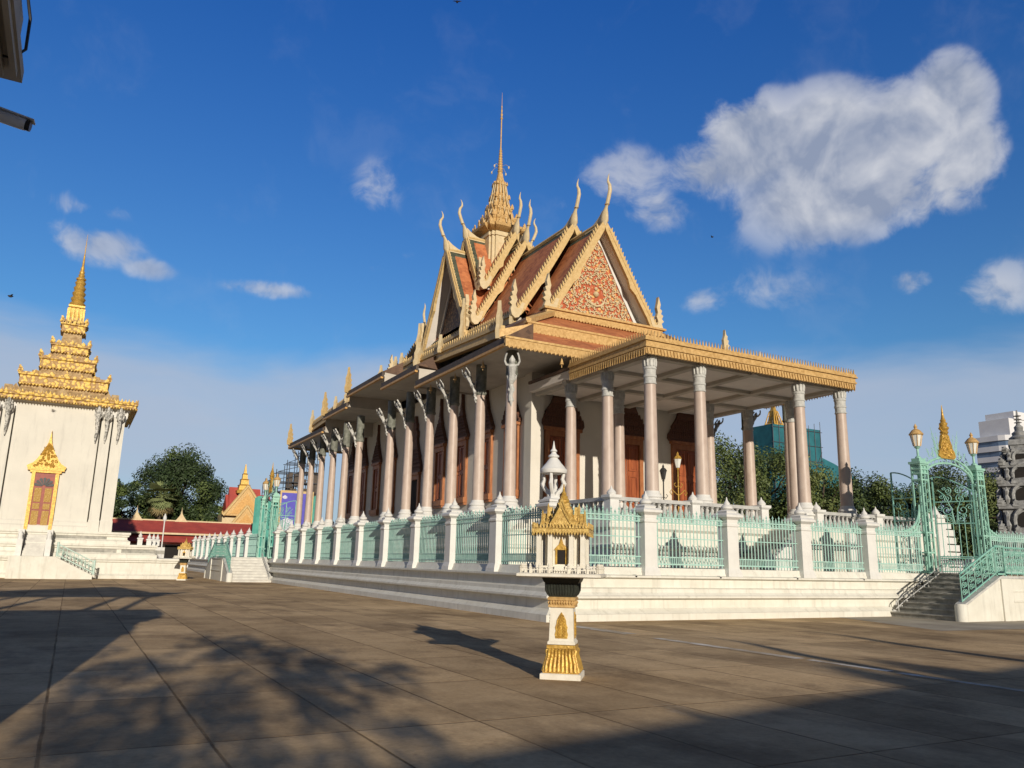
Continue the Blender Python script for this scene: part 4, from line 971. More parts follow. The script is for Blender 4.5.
    for k in range(26):
        a = rnd.uniform(-.38, .38); c = rnd.uniform(.08, 1.0)
        if abs(a) > .5-.32*c: continue
        spiral(b, (ox+a, oy-.07, 6.42+c), UX, UZ, rnd.uniform(.07, .12), 1.3, .022, rnd.choice((-1, 1)), rnd.uniform(0, 6))
    b.lathe([(.14, 7.5), (.18, 7.58), (.13, 7.64), (.20, 7.72), (.21, 7.78), (.13, 7.84), (.16, 7.92), (.17, 7.97), (.10, 8.03), (.12, 8.1), (.08, 8.16), (.05, 8.35), (.03, 8.6), (.008, 8.78)], 12, ox, oy)
    for sg in (-1, 1): b.tube([(ox+sg*.1, oy, 7.6), (ox+sg*.24, oy, 7.7), (ox+sg*.30, oy, 7.88)], [.05, .035, .01], 5)
    b.build('crest', 'gold', A)
    def leaf(hx, ang):
        b = MB(); z0, z1, w = 1.68, 5.6, 1.62
        for x in (0.02, w): b.cbox(x, 0, .055, .055, z0, z1+(.25 if x > 1 else 0))
        for z in (z0, 2.25, 2.32, 3.75, z1-.9): b.box(0, w, -.02, .02, z, z+.045)
        b.tube([(w*t, 0, z1+.25-.75*(1-math.sin(t*math.pi/2))**1.0) for t in [i/8 for i in range(9)]], .03, 5)
        for k in range(1, 7): b.lathe([(.016, 2.32), (.016, 3.78), (.016, 4.2)], 4, w*k/7, 0, smooth=False)
        for k in range(1, 14): b.lathe([(.012, z0), (.012, 2.27)], 4, w*k/14, 0, smooth=False)
        for z, r in ((4.35, .26), (3.98, .16), (4.85, .2), (5.2, .15)):
            for sg in (-1, 1):
                spiral(b, (w/2+sg*(r+.06), 0, z), UX, UZ, r, 1.5, .02, sg, math.pi/2)
                spiral(b, (w/2+sg*(r*2.1+.05), 0, z+.12), UX, UZ, r*.55, 1.3, .018, -sg, 0)
        for sg in (-1, 1):
            b.tube([(w/2+sg*.04, 0, 3.8), (w/2+sg*.12, 0, 4.4), (w/2+sg*.35, 0, 5.0), (w/2+sg*.62, 0, 5.25)], .02, 4)
            spiral(b, (w/2+sg*.35, 0, 1.98), UX, UZ, .2, 1.4, .02, sg); spiral(b, (w/2+sg*.62, 0, 2.0), UX, UZ, .12, 1.3, .018, -sg)
        o = b.build('gate_leaf', 'teal', A, (0, 0, 0)); o.location = Vector((hx, oy, 0))-Vector(WO[A]); o.rotation_euler.z = ang
    leaf(ox-1.66, R(180-94)); leaf(ox+1.66, R(180-72))
    return A
def make_steps(ox, oy, label):
    A = thing('stone_steps', (ox, oy-1.8, 0), label, 'steps', 'weathered steps up to the iron gates')
    b = MB(); n = 9; y0, y1 = oy-3.10, oy-.48
    for sg in (-1, 1):
        for i in range(n):
            xa = 5.1-.37*i; z1 = 1.64*(i+1)/n; z0 = 1.64*i/n
            a, c = sorted((ox+sg*xa, ox+sg*1.75)); b.box(a, c, y0, y1, max(0, z0-.02), z1-.045)
            a, c = sorted((ox+sg*(xa+.05), ox+sg*1.75)); b.box(a, c, y0, y1+.02, z1-.045, z1)
    b.build('flight', 'weather_step', A)
    b = MB(); b.box(ox-1.75, ox+1.75, y0, oy+.9, 0, 1.645); b.build('landing', 'apron', A)
    b = MB()
    out = [(-5.05, 0), (5.05, 0), (5.05, .5), (2.8, 1.48), (-2.8, 1.48), (-5.05, .5)]
    b.prism([(ox+a, oy-3.26, c) for a, c in out], (0, .28, 0))
    for sg in (-1, 1): b.lathe([(.21, 0), (.21, .52), (.18, .6)], 14, ox+sg*5.05, oy-3.26)
    b.box(ox-2.85, ox-2.2, oy-3.46, oy-3.4, 0, 1.485); b.box(ox+2.2, ox+2.85, oy-3.46, oy-3.4, 0, 1.485)
    b.box(ox-2.15, ox+2.15, oy-3.44, oy-3.4, .66, .72); b.box(ox-2.15, ox+2.15, oy-3.43, oy-3.4, 1.02, 1.06)
    b.build('parapet', 'plaster', A)
    b = MB()
    b.prism([(ox+a, oy-3.26, c) for a, c in [(-5.1, .52), (-2.8, 1.49), (2.8, 1.49), (5.1, .52), (5.1, .60), (2.8, 1.58), (-2.8, 1.58), (-5.1, .60)]], (0, .36, 0)); b.build('coping', 'stone_grey', A)
    b = MB()
    for i in range(9):
        b.box(ox-4.98+.37*i, ox-4.78+.37*i, oy-.52, oy-.30, 1.64*i/9, 1.64*(i+1)/9+.05)
    b.build('stepped_edge', 'plaster_grey', A)
    hr = MB(); hr.tube([(ox-4.95, oy-.62, .42), (ox-4.85, oy-.62, .56), (ox-4.5, oy-.62, .74), (ox-2.4, oy-.62, 1.72), (ox-1.95, oy-.62, 1.95)], .022, 6)
    hr.tube([(ox-4.95, oy-.62, .28), (ox-4.4, oy-.62, .58), (ox-2.4, oy-.62, 1.5), (ox-1.95, oy-.62, 1.72)], .022, 6)
    for k in range(4):
        x = -4.8+k*.95; hr.tube([(ox+x, oy-.62, .1+.44*k), (ox+x, oy-.62, .58+.44*k)], .02, 5)
    hr.build('handrail', 'plaster_grey', A)
    return A
def make_rail(ox, oy, label):
    A = thing('stair_railing', (ox, oy-3.26, 1.5), label, 'railing', 'teal scroll railings beside the gate steps')
    y = oy-3.26
    def run(xa, za, xb, zb, name='railing_panel'):
        b = MB(); h = 1.02
        for dz, r in ((.10, .028), (h-.14, .022), (h, .04)): b.tube([(ox+xa, y, za+dz), (ox+xb, y, zb+dz)], r, 6)
        n = max(2, int(abs(xb-xa)/.36)); sl = (zb-za)/(xb-xa)
        for i in range(n+1):
            x = xa+(xb-xa)*i/n; z = za+sl*(x-xa)
            b.tube([(ox+x, y, z+.02), (ox+x, y, z+h)], .018, 4)
            if i < n:
                xc = x+(xb-xa)/n/2; zc = z+sl*(xc-x); d = (xb-xa)/n
                for (dz, r) in ((.28, .12), (.52, .13), (.74, .10)):
                    spiral(b, (ox+xc-.05, y, zc+dz), UX, UZ, r, 1.5, .016, 1); spiral(b, (ox+xc+.07, y, zc+dz+.06), -UX, UZ, r*.8, 1.3, .014, -1)
        return b.build(name, 'teal', A)
    run(-4.95, .60, -2.8, 1.58); run(-2.2, 1.58, 2.2, 1.58); run(2.8, 1.58, 4.95, .60)
    for sg in (-1, 1):
        b = MB()
        for dx in (-.27, .27): b.cbox(ox+sg*2.5+dx, y, .06, .06, 1.5, 2.66)
        b.box(ox+sg*2.5-.3, ox+sg*2.5+.3, y-.04, y+.04, 2.60, 2.68); b.box(ox+sg*2.5-.3, ox+sg*2.5+.3, y-.03, y+.03, 1.62, 1.68)
        for k in range(4):
            for s2 in (-1, 1): spiral(b, (ox+sg*2.5+s2*.12, y, 1.82+k*.22), UX*s2, UZ, .11, 1.4, .016, s2)
        b.build('railing_post', 'teal', A)
    return A
GX, GY = 32.6, 21.05
g1 = make_gate(GX, GY, 'arched teal iron gate with gilded crest at the top of the right hand steps')
s1_ = make_steps(GX, GY, 'dark weathered stone steps rising to the iron gate with the gilded crest')
r1_ = make_rail(GX, GY, 'bright teal scroll railing on the white parapet at the right edge')
def second(o, label):
    c = copy_tree(o); rel = Vector(WO[o])-Vector((GX, GY, 0))
    # the far gate faces -X: mirror and turn about its own centre
    c.scale = (-1, 1, 1); c.rotation_euler.z = R(-90)
    c.location = (12.85+rel.y, 62.2+rel.x, rel.z)
    c['label'] = label; return c
bpy.context.view_layer.update()
second(g1, 'distant arched teal iron gate at the middle of the long shaded side of the platform')
fs = second(s1_, 'pale steps rising to the distant gate on the long shaded side')
for ch in CH(fs):
    if ch.name.split('.')[0] in ('flight', 'landing'):
        ch.data = ch.data.copy(); ch.data.materials.clear(); ch.data.materials.append(M['step_pale'])
second(r1_, 'teal scroll railing beside the distant steps on the long shaded side')
# carved white end wall of the terrace beside the gate
A = thing('stair_wall', (37.3, 25.0, 1.6), 'white stepped end wall with scrolled foot seen through the gate', 'wall')
b = MB(); b.box(36.9, 37.5, 24.6, 25.2, 1.6, 4.25); b.box(36.82, 37.58, 24.52, 25.28, 4.25, 4.4)
b.build('pier', 'plaster_clean', A)
b = MB()
for k in range(7): b.box(37.5, 38.0+.16*(6-k)*.9, 24.65-.06*(k % 2), 25.15, 1.6+.36*k, 1.6+.36*(k+1)-.06)
b.build('stepped_blocks', 'plaster_clean', A)
b = MB(); spiral(b, (39.2, 24.6, 2.05), UX, UZ, .4, 1.8, .09, 1, n=26); b.lathe([(.3, 4.4), (.2, 4.5), (.1, 4.7), (.02, 4.95)], 10, 37.2, 24.9); b.build('scroll', 'plaster_clean', A)

# ------------------------------------------------------------------ spirit house shrine
SX, SY, SR = 6.70, 10.66, R(-39)
S = thing('shrine', (SX, SY, 0), 'small white and gold shrine on a tall pedestal standing in the foreground', 'shrine', 'pedestal shrines in the courtyard')
def sb(fn):
    b = MB(); fn(b); return b
def SP(name, mats, fn, parent=None):
    b = MB(); fn(b); return b.build(name, mats, parent or S, (SX, SY, 0) if parent is None else (SX, SY, 0))
lx, ly = SX, SY
SP('base_slab', 'shrine_white', lambda b: b.sq([(.30, 0), (.30, .075), (.285, .085)], lx, ly))
def lotus(b):
    b.sq([(.265, .085), (.265, .12), (.235, .2), (.205, .34), (.20, .42), (.215, .43), (.215, .475), (.19, .485)], lx, ly)
    for sg in (-1, 1):
        for k in range(8):
            t = (k+.5)/8*2-1
            for (f0, f1) in (((t*.25, sg*.262), (t*.205, sg*.21)),):
                b.tube([(lx+f0[0], ly+f0[1], .10), (lx+f0[0]*.95, ly+sg*.235, .22), (lx+f1[0], ly+f1[1]-sg*.004, .33), (lx+f1[0]*.98, ly+sg*.218, .40), (lx+f1[0]*.98, ly+sg*.20, .425)], [.030, .028, .024, .026, .012], 7)
                b.tube([(lx+f0[1], ly+f0[0], .10), (lx+sg*.235, ly+f0[0]*.95, .22), (lx+f1[1]-sg*.004, ly+f1[0], .33), (lx+sg*.218, ly+f1[0]*.98, .40), (lx+sg*.20, ly+f1[0]*.98, .425)], [.030, .028, .024, .026, .012], 7)
SP('lotus_base', 'gold', lotus)
SP('pedestal', 'shrine_white', lambda b: b.sq([(.205, .485), (.205, .52), (.185, .54), (.17, 1.01)], lx, ly))
def plaque(b):
    for (dx, dy) in ((0, -1), (1, 0), (0, 1), (-1, 0)):
        u = Vector((dy, -dx, 0)) if dx == 0 else Vector((0, 1, 0)); c = Vector((lx+dx*.178, ly+dy*.178, 0)); n_ = Vector((dx, dy, 0))
        u = Vector((-dy, dx, 0))
        out = [(-.09, .57), (.09, .57), (.10, .63), (.085, .68), (.095, .73), (.075, .78), (.07, .83), (.045, .88), (.0, .95), (-.045, .88), (-.07, .83), (-.075, .78), (-.095, .73), (-.085, .68), (-.10, .63)]
        b.prism([c+u*a+Vector((0, 0, z)) for a, z in out], n_*.02)
        for k in range(14):
            z = .6+k*.022; w = .085*(1-(k/15)**2)
            spiral(b, c+n_*.014+u*w*.5*(1 if k % 2 else -1)+Vector((0, 0, z)), u, UZ, .028, 1.2, .008, 1 if k % 2 else -1, n=9)
SP('gilded_plaque', 'gold', plaque)
def neck(b):
    b.sq([(.175, 1.01), (.20, 1.02), (.20, 1.045), (.185, 1.06), (.185, 1.11), (.205, 1.12), (.215, 1.15), (.19, 1.17)], lx, ly)
    for k in range(9):
        t = ((k+.5)/9*2-1)*.18
        for sg in (-1, 1):
            b.tube([(lx+t, ly+sg*.192, 1.055), (lx+t, ly+sg*.20, 1.085), (lx+t, ly+sg*.192, 1.115)], [.01, .02, .008], 6); b.tube([(lx+sg*.192, ly+t, 1.055), (lx+sg*.20, ly+t, 1.085), (lx+sg*.192, ly+t, 1.115)], [.01, .02, .008], 6)
SP('neck_moulding', 'gold_pale', neck)
def bowl(b):
    b.sq([(.19, 1.165), (.205, 1.19), (.235, 1.25), (.24, 1.36), (.27, 1.40), (.285, 1.44), (.285, 1.455)], lx, ly)
    for k in range(10):
        t = ((k+.5)/10*2-1)*.215
        for sg in (-1, 1): b.tube([(lx+t*.9, ly+sg*.21, 1.2), (lx+t, ly+sg*.24, 1.26), (lx+t, ly+sg*.245, 1.37)], .012, 5); b.tube([(lx+sg*.21, ly+t*.9, 1.2), (lx+sg*.24, ly+t, 1.26), (lx+sg*.245, ly+t, 1.37)], .012, 5)
SP('bowl', 'greenstone', bowl)
def tray(b):
    b.sq([(.58, 1.455), (.62, 1.47), (.62, 1.505), (.585, 1.52)], lx, ly); b.sq([(.43, 1.52), (.43, 1.55), (.40, 1.56), (.40, 1.59), (.37, 1.60), (.37, 1.625)], lx, ly)
    for i in range(4): b.cbox(lx-.0, ly-.46-.0+.02*i, .16, .1, 1.52+.025*i, 1.545+.025*i)
SP('tray', 'shrine_white', tray)
def minifence(b):
    e = .565
    for k in range(9):
        t = -e+2*e*k/8
        for (x, y) in ((t, -e), (t, e), (-e, t), (e, t)):
            if k in (4,) and y == -e: continue
            b.lathe([(.022, 1.515), (.022, 1.585), (.03, 1.59), (.03, 1.60), (.012, 1.615), (.022, 1.625), (.003, 1.66)], 6, lx+x, ly+y)
    for k in range(30):
        t = -e+2*e*(k+.5)/30
        for (x, y) in ((t, -e), (t, e), (-e, t), (e, t)): b.cbox(lx+x, ly+y, .008, .008, 1.515, 1.585)
    for (x0, x1, y0, y1) in ((-e, e, -e-.006, -e+.006), (-e, e, e-.006, e+.006), (-e-.006, -e+.006, -e, e), (e-.006, e+.006, -e, e)):
        b.box(lx+x0, lx+x1, ly+y0, ly+y1, 1.56, 1.572)
SP('miniature_fence', 'shrine_white', minifence)
def house(b):
    b.cbox(lx, ly, .50, .50, 1.625, 2.10)
    for (x, y) in [(sx*.33, sy*.33) for sx in (-1, 1) for sy in (-1, 1)] + [(sx*.33, sy*.16) for sx in (-1, 1) for sy in (-1, 1)] + [(sx*.16, sy*.33) for sx in (-1, 1) for sy in (-1, 1)]:
        b.sq([(.04, 1.62), (.04, 1.66), (.036, 1.67), (.034, 2.06), (.04, 2.08), (.04, 2.11)], lx+x, ly+y)
ho = SP('house', 'shrine_white', house)
SP('doorway', 'dark', lambda b: b.box(lx-.06, lx+.06, ly-.256, ly-.245, 1.65, 1.86), ho)
def hcrown(b):
    for (dx, dy) in ((0, -1), (1, 0), (-1, 0)):
        c = Vector((lx+dx*.262, ly+dy*.262, 1.86)); u = Vector((-dy, dx, 0))
        b.prism([c+u*a+Vector((0, 0, z)) for a, z in [(-.11, 0), (.11, 0), (.07, .05), (.03, .09), (0, .2), (-.03, .09), (-.07, .05)]], Vector((dx, dy, 0))*.03)
        for sg in (-1, 1): b.prism([c+u*(sg*.075-.012)+Vector((0, 0, -.21)), c+u*(sg*.075+.012)+Vector((0, 0, -.21)), c+u*(sg*.075+.012), c+u*(sg*.075-.012)], Vector((dx, dy, 0))*.025)
SP('door_frame', 'gold', hcrown, ho)
def sroof(b):
    b.sq([(.41, 2.105), (.43, 2.12), (.43, 2.17), (.40, 2.185), (.30, 2.23), (.26, 2.25)], lx, ly)
    for (p, q) in (((-.42, -.42), (.42, -.42)), ((.42, -.42), (.42, .42)), ((.42, .42), (-.42, .42)), ((-.42, .42), (-.42, -.42))):
        b.teeth((lx+p[0], ly+p[1], 2.18), (lx+q[0], ly+q[1], 2.18), .05, .085, thick=.02); b.teeth((lx+p[0], ly+p[1], 2.13), (lx+q[0], ly+q[1], 2.13), .045, .06, up=(0, 0, -1), thick=.02)
    b.sq([(.24, 2.24), (.25, 2.28), (.20, 2.31), (.16, 2.36), (.18, 2.39), (.14, 2.42), (.145, 2.48), (.11, 2.5), (.09, 2.58)], lx, ly)
SP('roof', 'gold_old', sroof)
def sgab(b):
    for (dx, dy) in ((0, -1), (1, 0), (0, 1), (-1, 0)):
        u = Vector((-dy, dx, 0)); n_ = Vector((dx, dy, 0))
        for (off, w, zb, zt) in (((.31, .17, 2.22, 2.50), (.22, .13, 2.32, 2.60)) if dx == 0 else ((.29, .14, 2.22, 2.42), (.2, .11, 2.30, 2.52))):
            c = Vector((lx, ly, 0))+n_*off
            b.prism([c+u*a+Vector((0, 0, z)) for a, z in [(-w, zb), (w, zb), (0, zt)]], n_*.06)
            for sg in (-1, 1):
                b.tube([c+n_*.04+u*(sg*w*1.15)+Vector((0, 0, zb+.06)), c+n_*.04+u*(sg*w*1.05)+Vector((0, 0, zb-.01)), c+n_*.04+u*(sg*w*.5)+Vector((0, 0, (zb+zt)/2)), c+n_*.04+Vector((0, 0, zt+.02)), c+n_*.04+Vector((0, 0, zt+.06))], [.008, .018, .016, .014, .004], 5)
SP('gable', 'gold_old', sgab)
SP('spire', 'gold', lambda b: b.lathe([(.115, 2.45), (.125, 2.52), (.10, 2.55), (.11, 2.58), (.085, 2.60), (.09, 2.63), (.062, 2.66), (.068, 2.68), (.04, 2.71), (.045, 2.73), (.02, 2.77), (.008, 2.88)], 12, lx, ly))
S.rotation_euler.z = SR
s2 = copy_tree(S); s2.location = (7.05, 60.5, 0); s2.rotation_euler.z = R(-20)
s2['label'] = 'second white and gold pedestal shrine, far away beside the pale steps'

# ------------------------------------------------------------------ left square temple
QX, QY = -1.84, 68.3
Q = thing('library_tower', (QX, QY, 0), 'cream square temple with tiered gilded spire roof at the left edge', 'temple')
b = MB()
pr = lambda z0, z1: [(.22, z0), (.22, z0+.22), (.08, z0+.3), (.02, z0+.36), (.02, z1-.34), (.12, z1-.28), (.12, z1-.2), (.2, z1-.14), (.2, z1)]
b.rectloft(QX-9.0, QX+9.0, 62.7, 74.5, pr(0, 1.42)); b.rectloft(QX-7.1, QX+7.1, 63.0, 74.2, pr(1.42, 2.32)); b.rectloft(QX-5.3, QX+5.3, 63.5, 73.6, pr(2.32, 3.15))
b.build('plinth', 'plaster', Q)
b = MB()
for (xa, xb, y, z0, z1) in ((.2, 3.8, 62.68+.3, 1.72, 1.98), (4.1, 6.9, 62.98, 1.72, 1.98), (.0, 3.1, 63.48, 2.6, 2.86), (-8.2, -3.6, 62.98, 1.72, 1.98), (-6.9, -3.4, 63.48, 2.6, 2.86)):
    b.box(QX+xa+.9, QX+xb+.9, y-.03, y+.02, z0, z1)
b.build('relief_panel', 'weather_step', Q)
wp = [(.18, 3.15), (.18, 3.45), (.08, 3.55), (.08, 3.75), (0, 3.85), (0, 11.95)]
b = MB(); b.rectloft(QX-4.1, QX+4.1, 64.75, 71.9, wp); b.rectloft(QX-2.64, QX+2.64, 64.15, 64.95, wp); b.build('wall', 'old_wall', Q)
b = MB(); b.rectloft(QX-4.25, QX+4.25, 64.3, 72.4, [(0, 11.25), (.12, 11.4), (.14, 11.85), (.3, 12.05)]); b.build('frieze', 'plaster_clean', Q)
for sg in (-1, 1):
    for (xa, w) in ((3.86, .74), (3.06, .66)):
        b = MB(); b.rectloft(QX+sg*xa-w/2, QX+sg*xa+w/2, 64.0, 64.9, [(.04, 3.15), (.04, 3.45), (.03, 3.6), (.03, 3.9), (0, 4.0), (0, 11.3)]); b.build('pilaster', 'old_wall', Q)
for x in (3.86, 3.06, 2.45, -3.86, -3.06):
    b = MB(); xx = QX+x; y0 = 63.75
    b.tube([(xx, y0+.2, 9.4), (xx, y0+.05, 9.8), (xx+.03, y0-.06, 10.3), (xx, y0-.15, 10.7), (xx, y0-.30, 11.1), (xx, y0-.42, 11.5), (xx, y0-.55, 11.95)], [.03, .09, .09, .14, .11, .16, .08], 8)
    for sg in (-1, 1): b.tube([(xx, y0-.25, 11.0), (xx+sg*.22, y0-.3, 11.25), (xx+sg*.2, y0-.5, 11.8)], [.07, .06, .04], 5)
    b.build('bracket_figure', 'carved', Q)
b = MB()
b.rectloft(QX-4.75, QX+4.75, 63.55, 73.05, [(0, 11.98), (.06, 12.05), (.06, 12.22), (.18, 12.26), (.2, 12.42), (.10, 12.5), (0, 12.52), (-.5, 12.6)])
e0, e1, f0, f1 = QX-4.9, QX+4.9, 63.4, 73.2
for (p, q) in (((e0, f0), (e1, f0)), ((e1, f0), (e1, f1)), ((e0, f1), (e0, f0))):
    b.teeth((*p, 12.44), (*q, 12.44), .24, .26, thick=.06); b.teeth((*p, 12.06), (*q, 12.06), .18, .16, up=(0, 0, -1), thick=.06)
b.build('cornice', 'gilt_carving', Q)
b = MB(); b.sq([(4.5, 12.5), (3.3, 12.75), (2.7, 13.2), (2.45, 14.25), (1.85, 14.4), (1.65, 14.8), (1.5, 15.8), (1.2, 16.0), (1.05, 16.3), (.95, 17.0), (.72, 17.2), (.62, 17.9), (.55, 18.9), (.42, 20.2)], QX, QY); b.build('roof', 'gold_stone', Q)
for (hw, z, h) in ((2.85, 13.35, .95), (1.8, 14.9, .95), (1.22, 16.3, .75), (.8, 18.05, .8)):
    b = MB(); b.sq([(hw-.1, z), (hw+.05, z+.08), (hw, z+.14), (hw-.02, z+h*.7), (hw+.1, z+h*.78), (hw+.1, z+h), (hw-.2, z+h+.02)], QX, QY)
    for sx in (-1, 1):
        n_ = 7
        for k in range(n_):
            t = (k/(n_-1)*2-1)*hw
            flame(b, QX+sx*(hw+.05), QY+t, z+h*.9, .55 if k in (0, n_-1, n_//2) else .35, .3, (0, 1, 0), .12); flame(b, QX+t, QY+sx*(hw+.05), z+h*.9, .55 if k in (0, n_-1, n_//2) else .35, .3, (1, 0, 0), .12)
    b.teeth((QX-hw, QY-hw-.06, z+.1), (QX+hw, QY-hw-.06, z+.1), .2, .14, up=(0, 0, -1), thick=.06); b.teeth((QX+hw+.06, QY-hw, z+.1), (QX+hw+.06, QY+hw, z+.1), .2, .14, up=(0, 0, -1), thick=.06)
    b.build('gilded_tier', 'gilt_carving', Q)
b = MB()
for (hw, z, w, h, ks) in ((3.4, 12.55, .5, .7, (-2, -1, 0, 1, 2)), (2.0, 14.3, .32, .55, (-1, 0, 1)), (1.35, 15.85, .26, .45, (0,))):
    for k in ks:
        for (dx, dy) in ((0, -1), (1, 0), (-1, 0), (0, 1)):
            u = Vector((-dy, dx, 0)); c = Vector((QX, QY, z))+Vector((dx, dy, 0))*hw+u*k*1.5*(hw/3.5)
            b.prism([c-u*w, c+u*w, c+Vector((0, 0, h))], Vector((dx, dy, 0))*.5)
b.build('gablet', 'gold_stone', Q)
b = MB(); b.sq([(.66, 18.8), (.58, 19.0), (.52, 19.1), (.46, 20.1), (.56, 20.2), (.56, 20.35)], QX, QY)
for k in range(4):
    for sx in (-1, 1): b.box(QX-.5+.27*k, QX-.38+.27*k, QY+sx*.5-.1, QY+sx*.5+.1, 19.0, 20.1); b.box(QX+sx*.5-.1, QX+sx*.5+.1, QY-.5+.27*k, QY-.38+.27*k, 19.0, 20.1)
b.lathe([(.44, 20.3)] + [q for k in range(5) for q in ((.52-.045*k, 20.4+.44*k), (.57-.045*k, 20.56+.44*k), (.42-.04*k, 20.74+.44*k))] + [(.34, 22.55), (.36, 22.65), (.2, 22.8), (.24, 22.95), (.17, 23.05), (.2, 23.2), (.13, 23.35), (.14, 23.5), (.09, 23.7), (.06, 24.6), (.04, 24.7), (.03, 25.4), (.01, 26.4)], 14, QX, QY); b.build('spire', 'gold', Q)
# door
dx0 = -2.12
b = MB(); yb = 64.05
for sg in (-1, 1): b.box(dx0+sg*.72-.11, dx0+sg*.72+.11, yb-.12, yb+.12, 3.15, 7.05)
b.box(dx0-.95, dx0+.95, yb-.16, yb+.1, 7.05, 7.2); b.box(dx0-1.12, dx0+1.12, yb-.2, yb+.1, 7.2, 7.34)
dfo = b.build('door_frame', 'gold', Q)
b = MB(); b.box(dx0-.61, dx0+.61, yb-.02, yb+.1, 3.15, 7.05); dl = b.build('door_leaf', 'door_red', dfo)
b = MB()
for sg in (-1, 1):
    for (za, zb) in ((3.3, 4.45), (4.55, 4.95), (5.05, 6.0)): b.box(dx0+sg*.31-.21, dx0+sg*.31+.21, yb-.05, yb, za, zb)
b.build('gilt_panel', 'gold_panel', dl)
b = MB()
for k in range(7):
    a = math.pi*(k+.5)/7; c = Vector((dx0, yb-.05, 6.12)); d = Vector((math.cos(a), 0, math.sin(a))); u = Vector((-d.z, 0, d.x))
    b.prism([c+d*.1-u*.02, c+d*.55-u*.10, c+d*.62, c+d*.55+u*.10, c+d*.1+u*.02], (0, .05, 0))
b.build('fan_light', 'iron', dl)
b = MB(); zz = 7.34
out = [(-1.15, 0), (1.15, 0), (1.2, .16), (.85, .38), (.66, .62), (.5, .92), (.34, 1.2), (.22, 1.5), (.12, 1.8), (.05, 2.2), (0, 2.7), (-.05, 2.2), (-.12, 1.8), (-.22, 1.5), (-.34, 1.2), (-.5, .92), (-.66, .62), (-.85, .38), (-1.2, .16)]
b.prism([(dx0+a, yb-.08, zz+c) for a, c in out], (0, .2, 0))
for k in range(60):
    c = rnd.uniform(.1, 1.7); a = rnd.uniform(-1, 1)*.85*(1-c/2.2)**1.3
    spiral(b, (dx0+a, yb-.2, zz+c), UX, UZ, rnd.uniform(.07, .13), 1.2, .03, rnd.choice((-1, 1)), rnd.uniform(0, 6), n=9)
b.build('flame_pediment', 'gold', dfo)
# its steps and rail
A = thing('stone_steps', (-2.1, 62.3, 0), 'cream steps in front of the gilded door of the left temple', 'steps')
b = MB()
for i in range(10): b.box(-2.72, -1.5, 61.9+.19*i, 63.9, 1.42+.172*i, 1.42+.172*(i+1))
b.build('flight', 'step_pale', A)
b = MB(); b.box(-3.4, -.8, 60.7, 62.5, 0, 1.415); b.prism([(-.8, 61.6, 0), (1.5, 61.6, 0), (1.5, 61.6, .25), (-.8, 61.6, 1.415)], (0, 1.8, 0)); b.build('landing', 'plaster', A)
for x in (-2.95, -1.3):
    b = MB(); b.box(x-.17, x+.17, 61.7, 62.4, 1.42, 2.5); b.box(x-.17, x+.17, 62.4, 63.3, 1.42, 3.15); b.lathe([(.16, 2.5), (.12, 2.7), (.15, 2.8), (.02, 3.1)], 8, x, 61.95); b.build('newel', 'plaster_clean', A)
A = thing('stair_railing', (.3, 60.75, .8), 'pale scroll railing sloping down beside the left temple steps', 'railing')
b = MB(); p0 = Vector((-.7, 60.75, 1.42)); p1 = Vector((1.55, 60.75, .3))
for dz in (.12, .8): b.tube([p0+Vector((0, 0, dz)), p1+Vector((0, 0, dz))], .04, 5)
for k in range(10):
    c = p0.lerp(p1, (k+.5)/10)
    b.tube([c, c+Vector((0, 0, .8))], .022, 4); spiral(b, c+Vector((.05, 0, .4)), UX, UZ, .14, 1.3, .022, 1, n=9)
b.tube([p1, p1+Vector((0, 0, .95))], .07, 6); b.tube([p0, p0+Vector((0, 0, .95))], .07, 6)
b.build('railing_panel', 'teal_white', A)
for k, (x, y, z, h) in enumerate(((4.3, 63.4, 2.32, 1.0), (4.95, 64.2, 2.32, .9), (5.3, 65.0, 2.32, .9), (5.65, 65.9, 2.32, .9))):
    b = MB(); b.sq([(.16, z), (.16, z+h*.4), (.2, z+h*.42), (.2, z+h*.5), (.1, z+h*.55)], x, y); b.lathe([(.1, z+h*.55), (.14, z+h*.65), (.06, z+h*.8), (.01, z+h)], 8, x, y)
    tag(b.build('finial', 'plaster_clean'), 'small white pointed post on the plinth right of the left temple', 'post', 'white posts on the left temple plinth')
A = thing('lamp_post', (7.1, 78, 0), 'slim white lamp post beyond the plinth of the left temple', 'lamp post')
b = MB(); b.lathe([(.14, 0), (.12, .8), (.06, .9), (.05, 4.6)], 8, 7.1, 78); b.build('pole', 'plaster_clean', A)
b = MB(); b.lathe([(.08, 4.6), (.16, 4.8), (.14, 5.0), (.02, 5.3)], 8, 7.1, 78); b.build('lamp_head', 'plaster_clean', A)

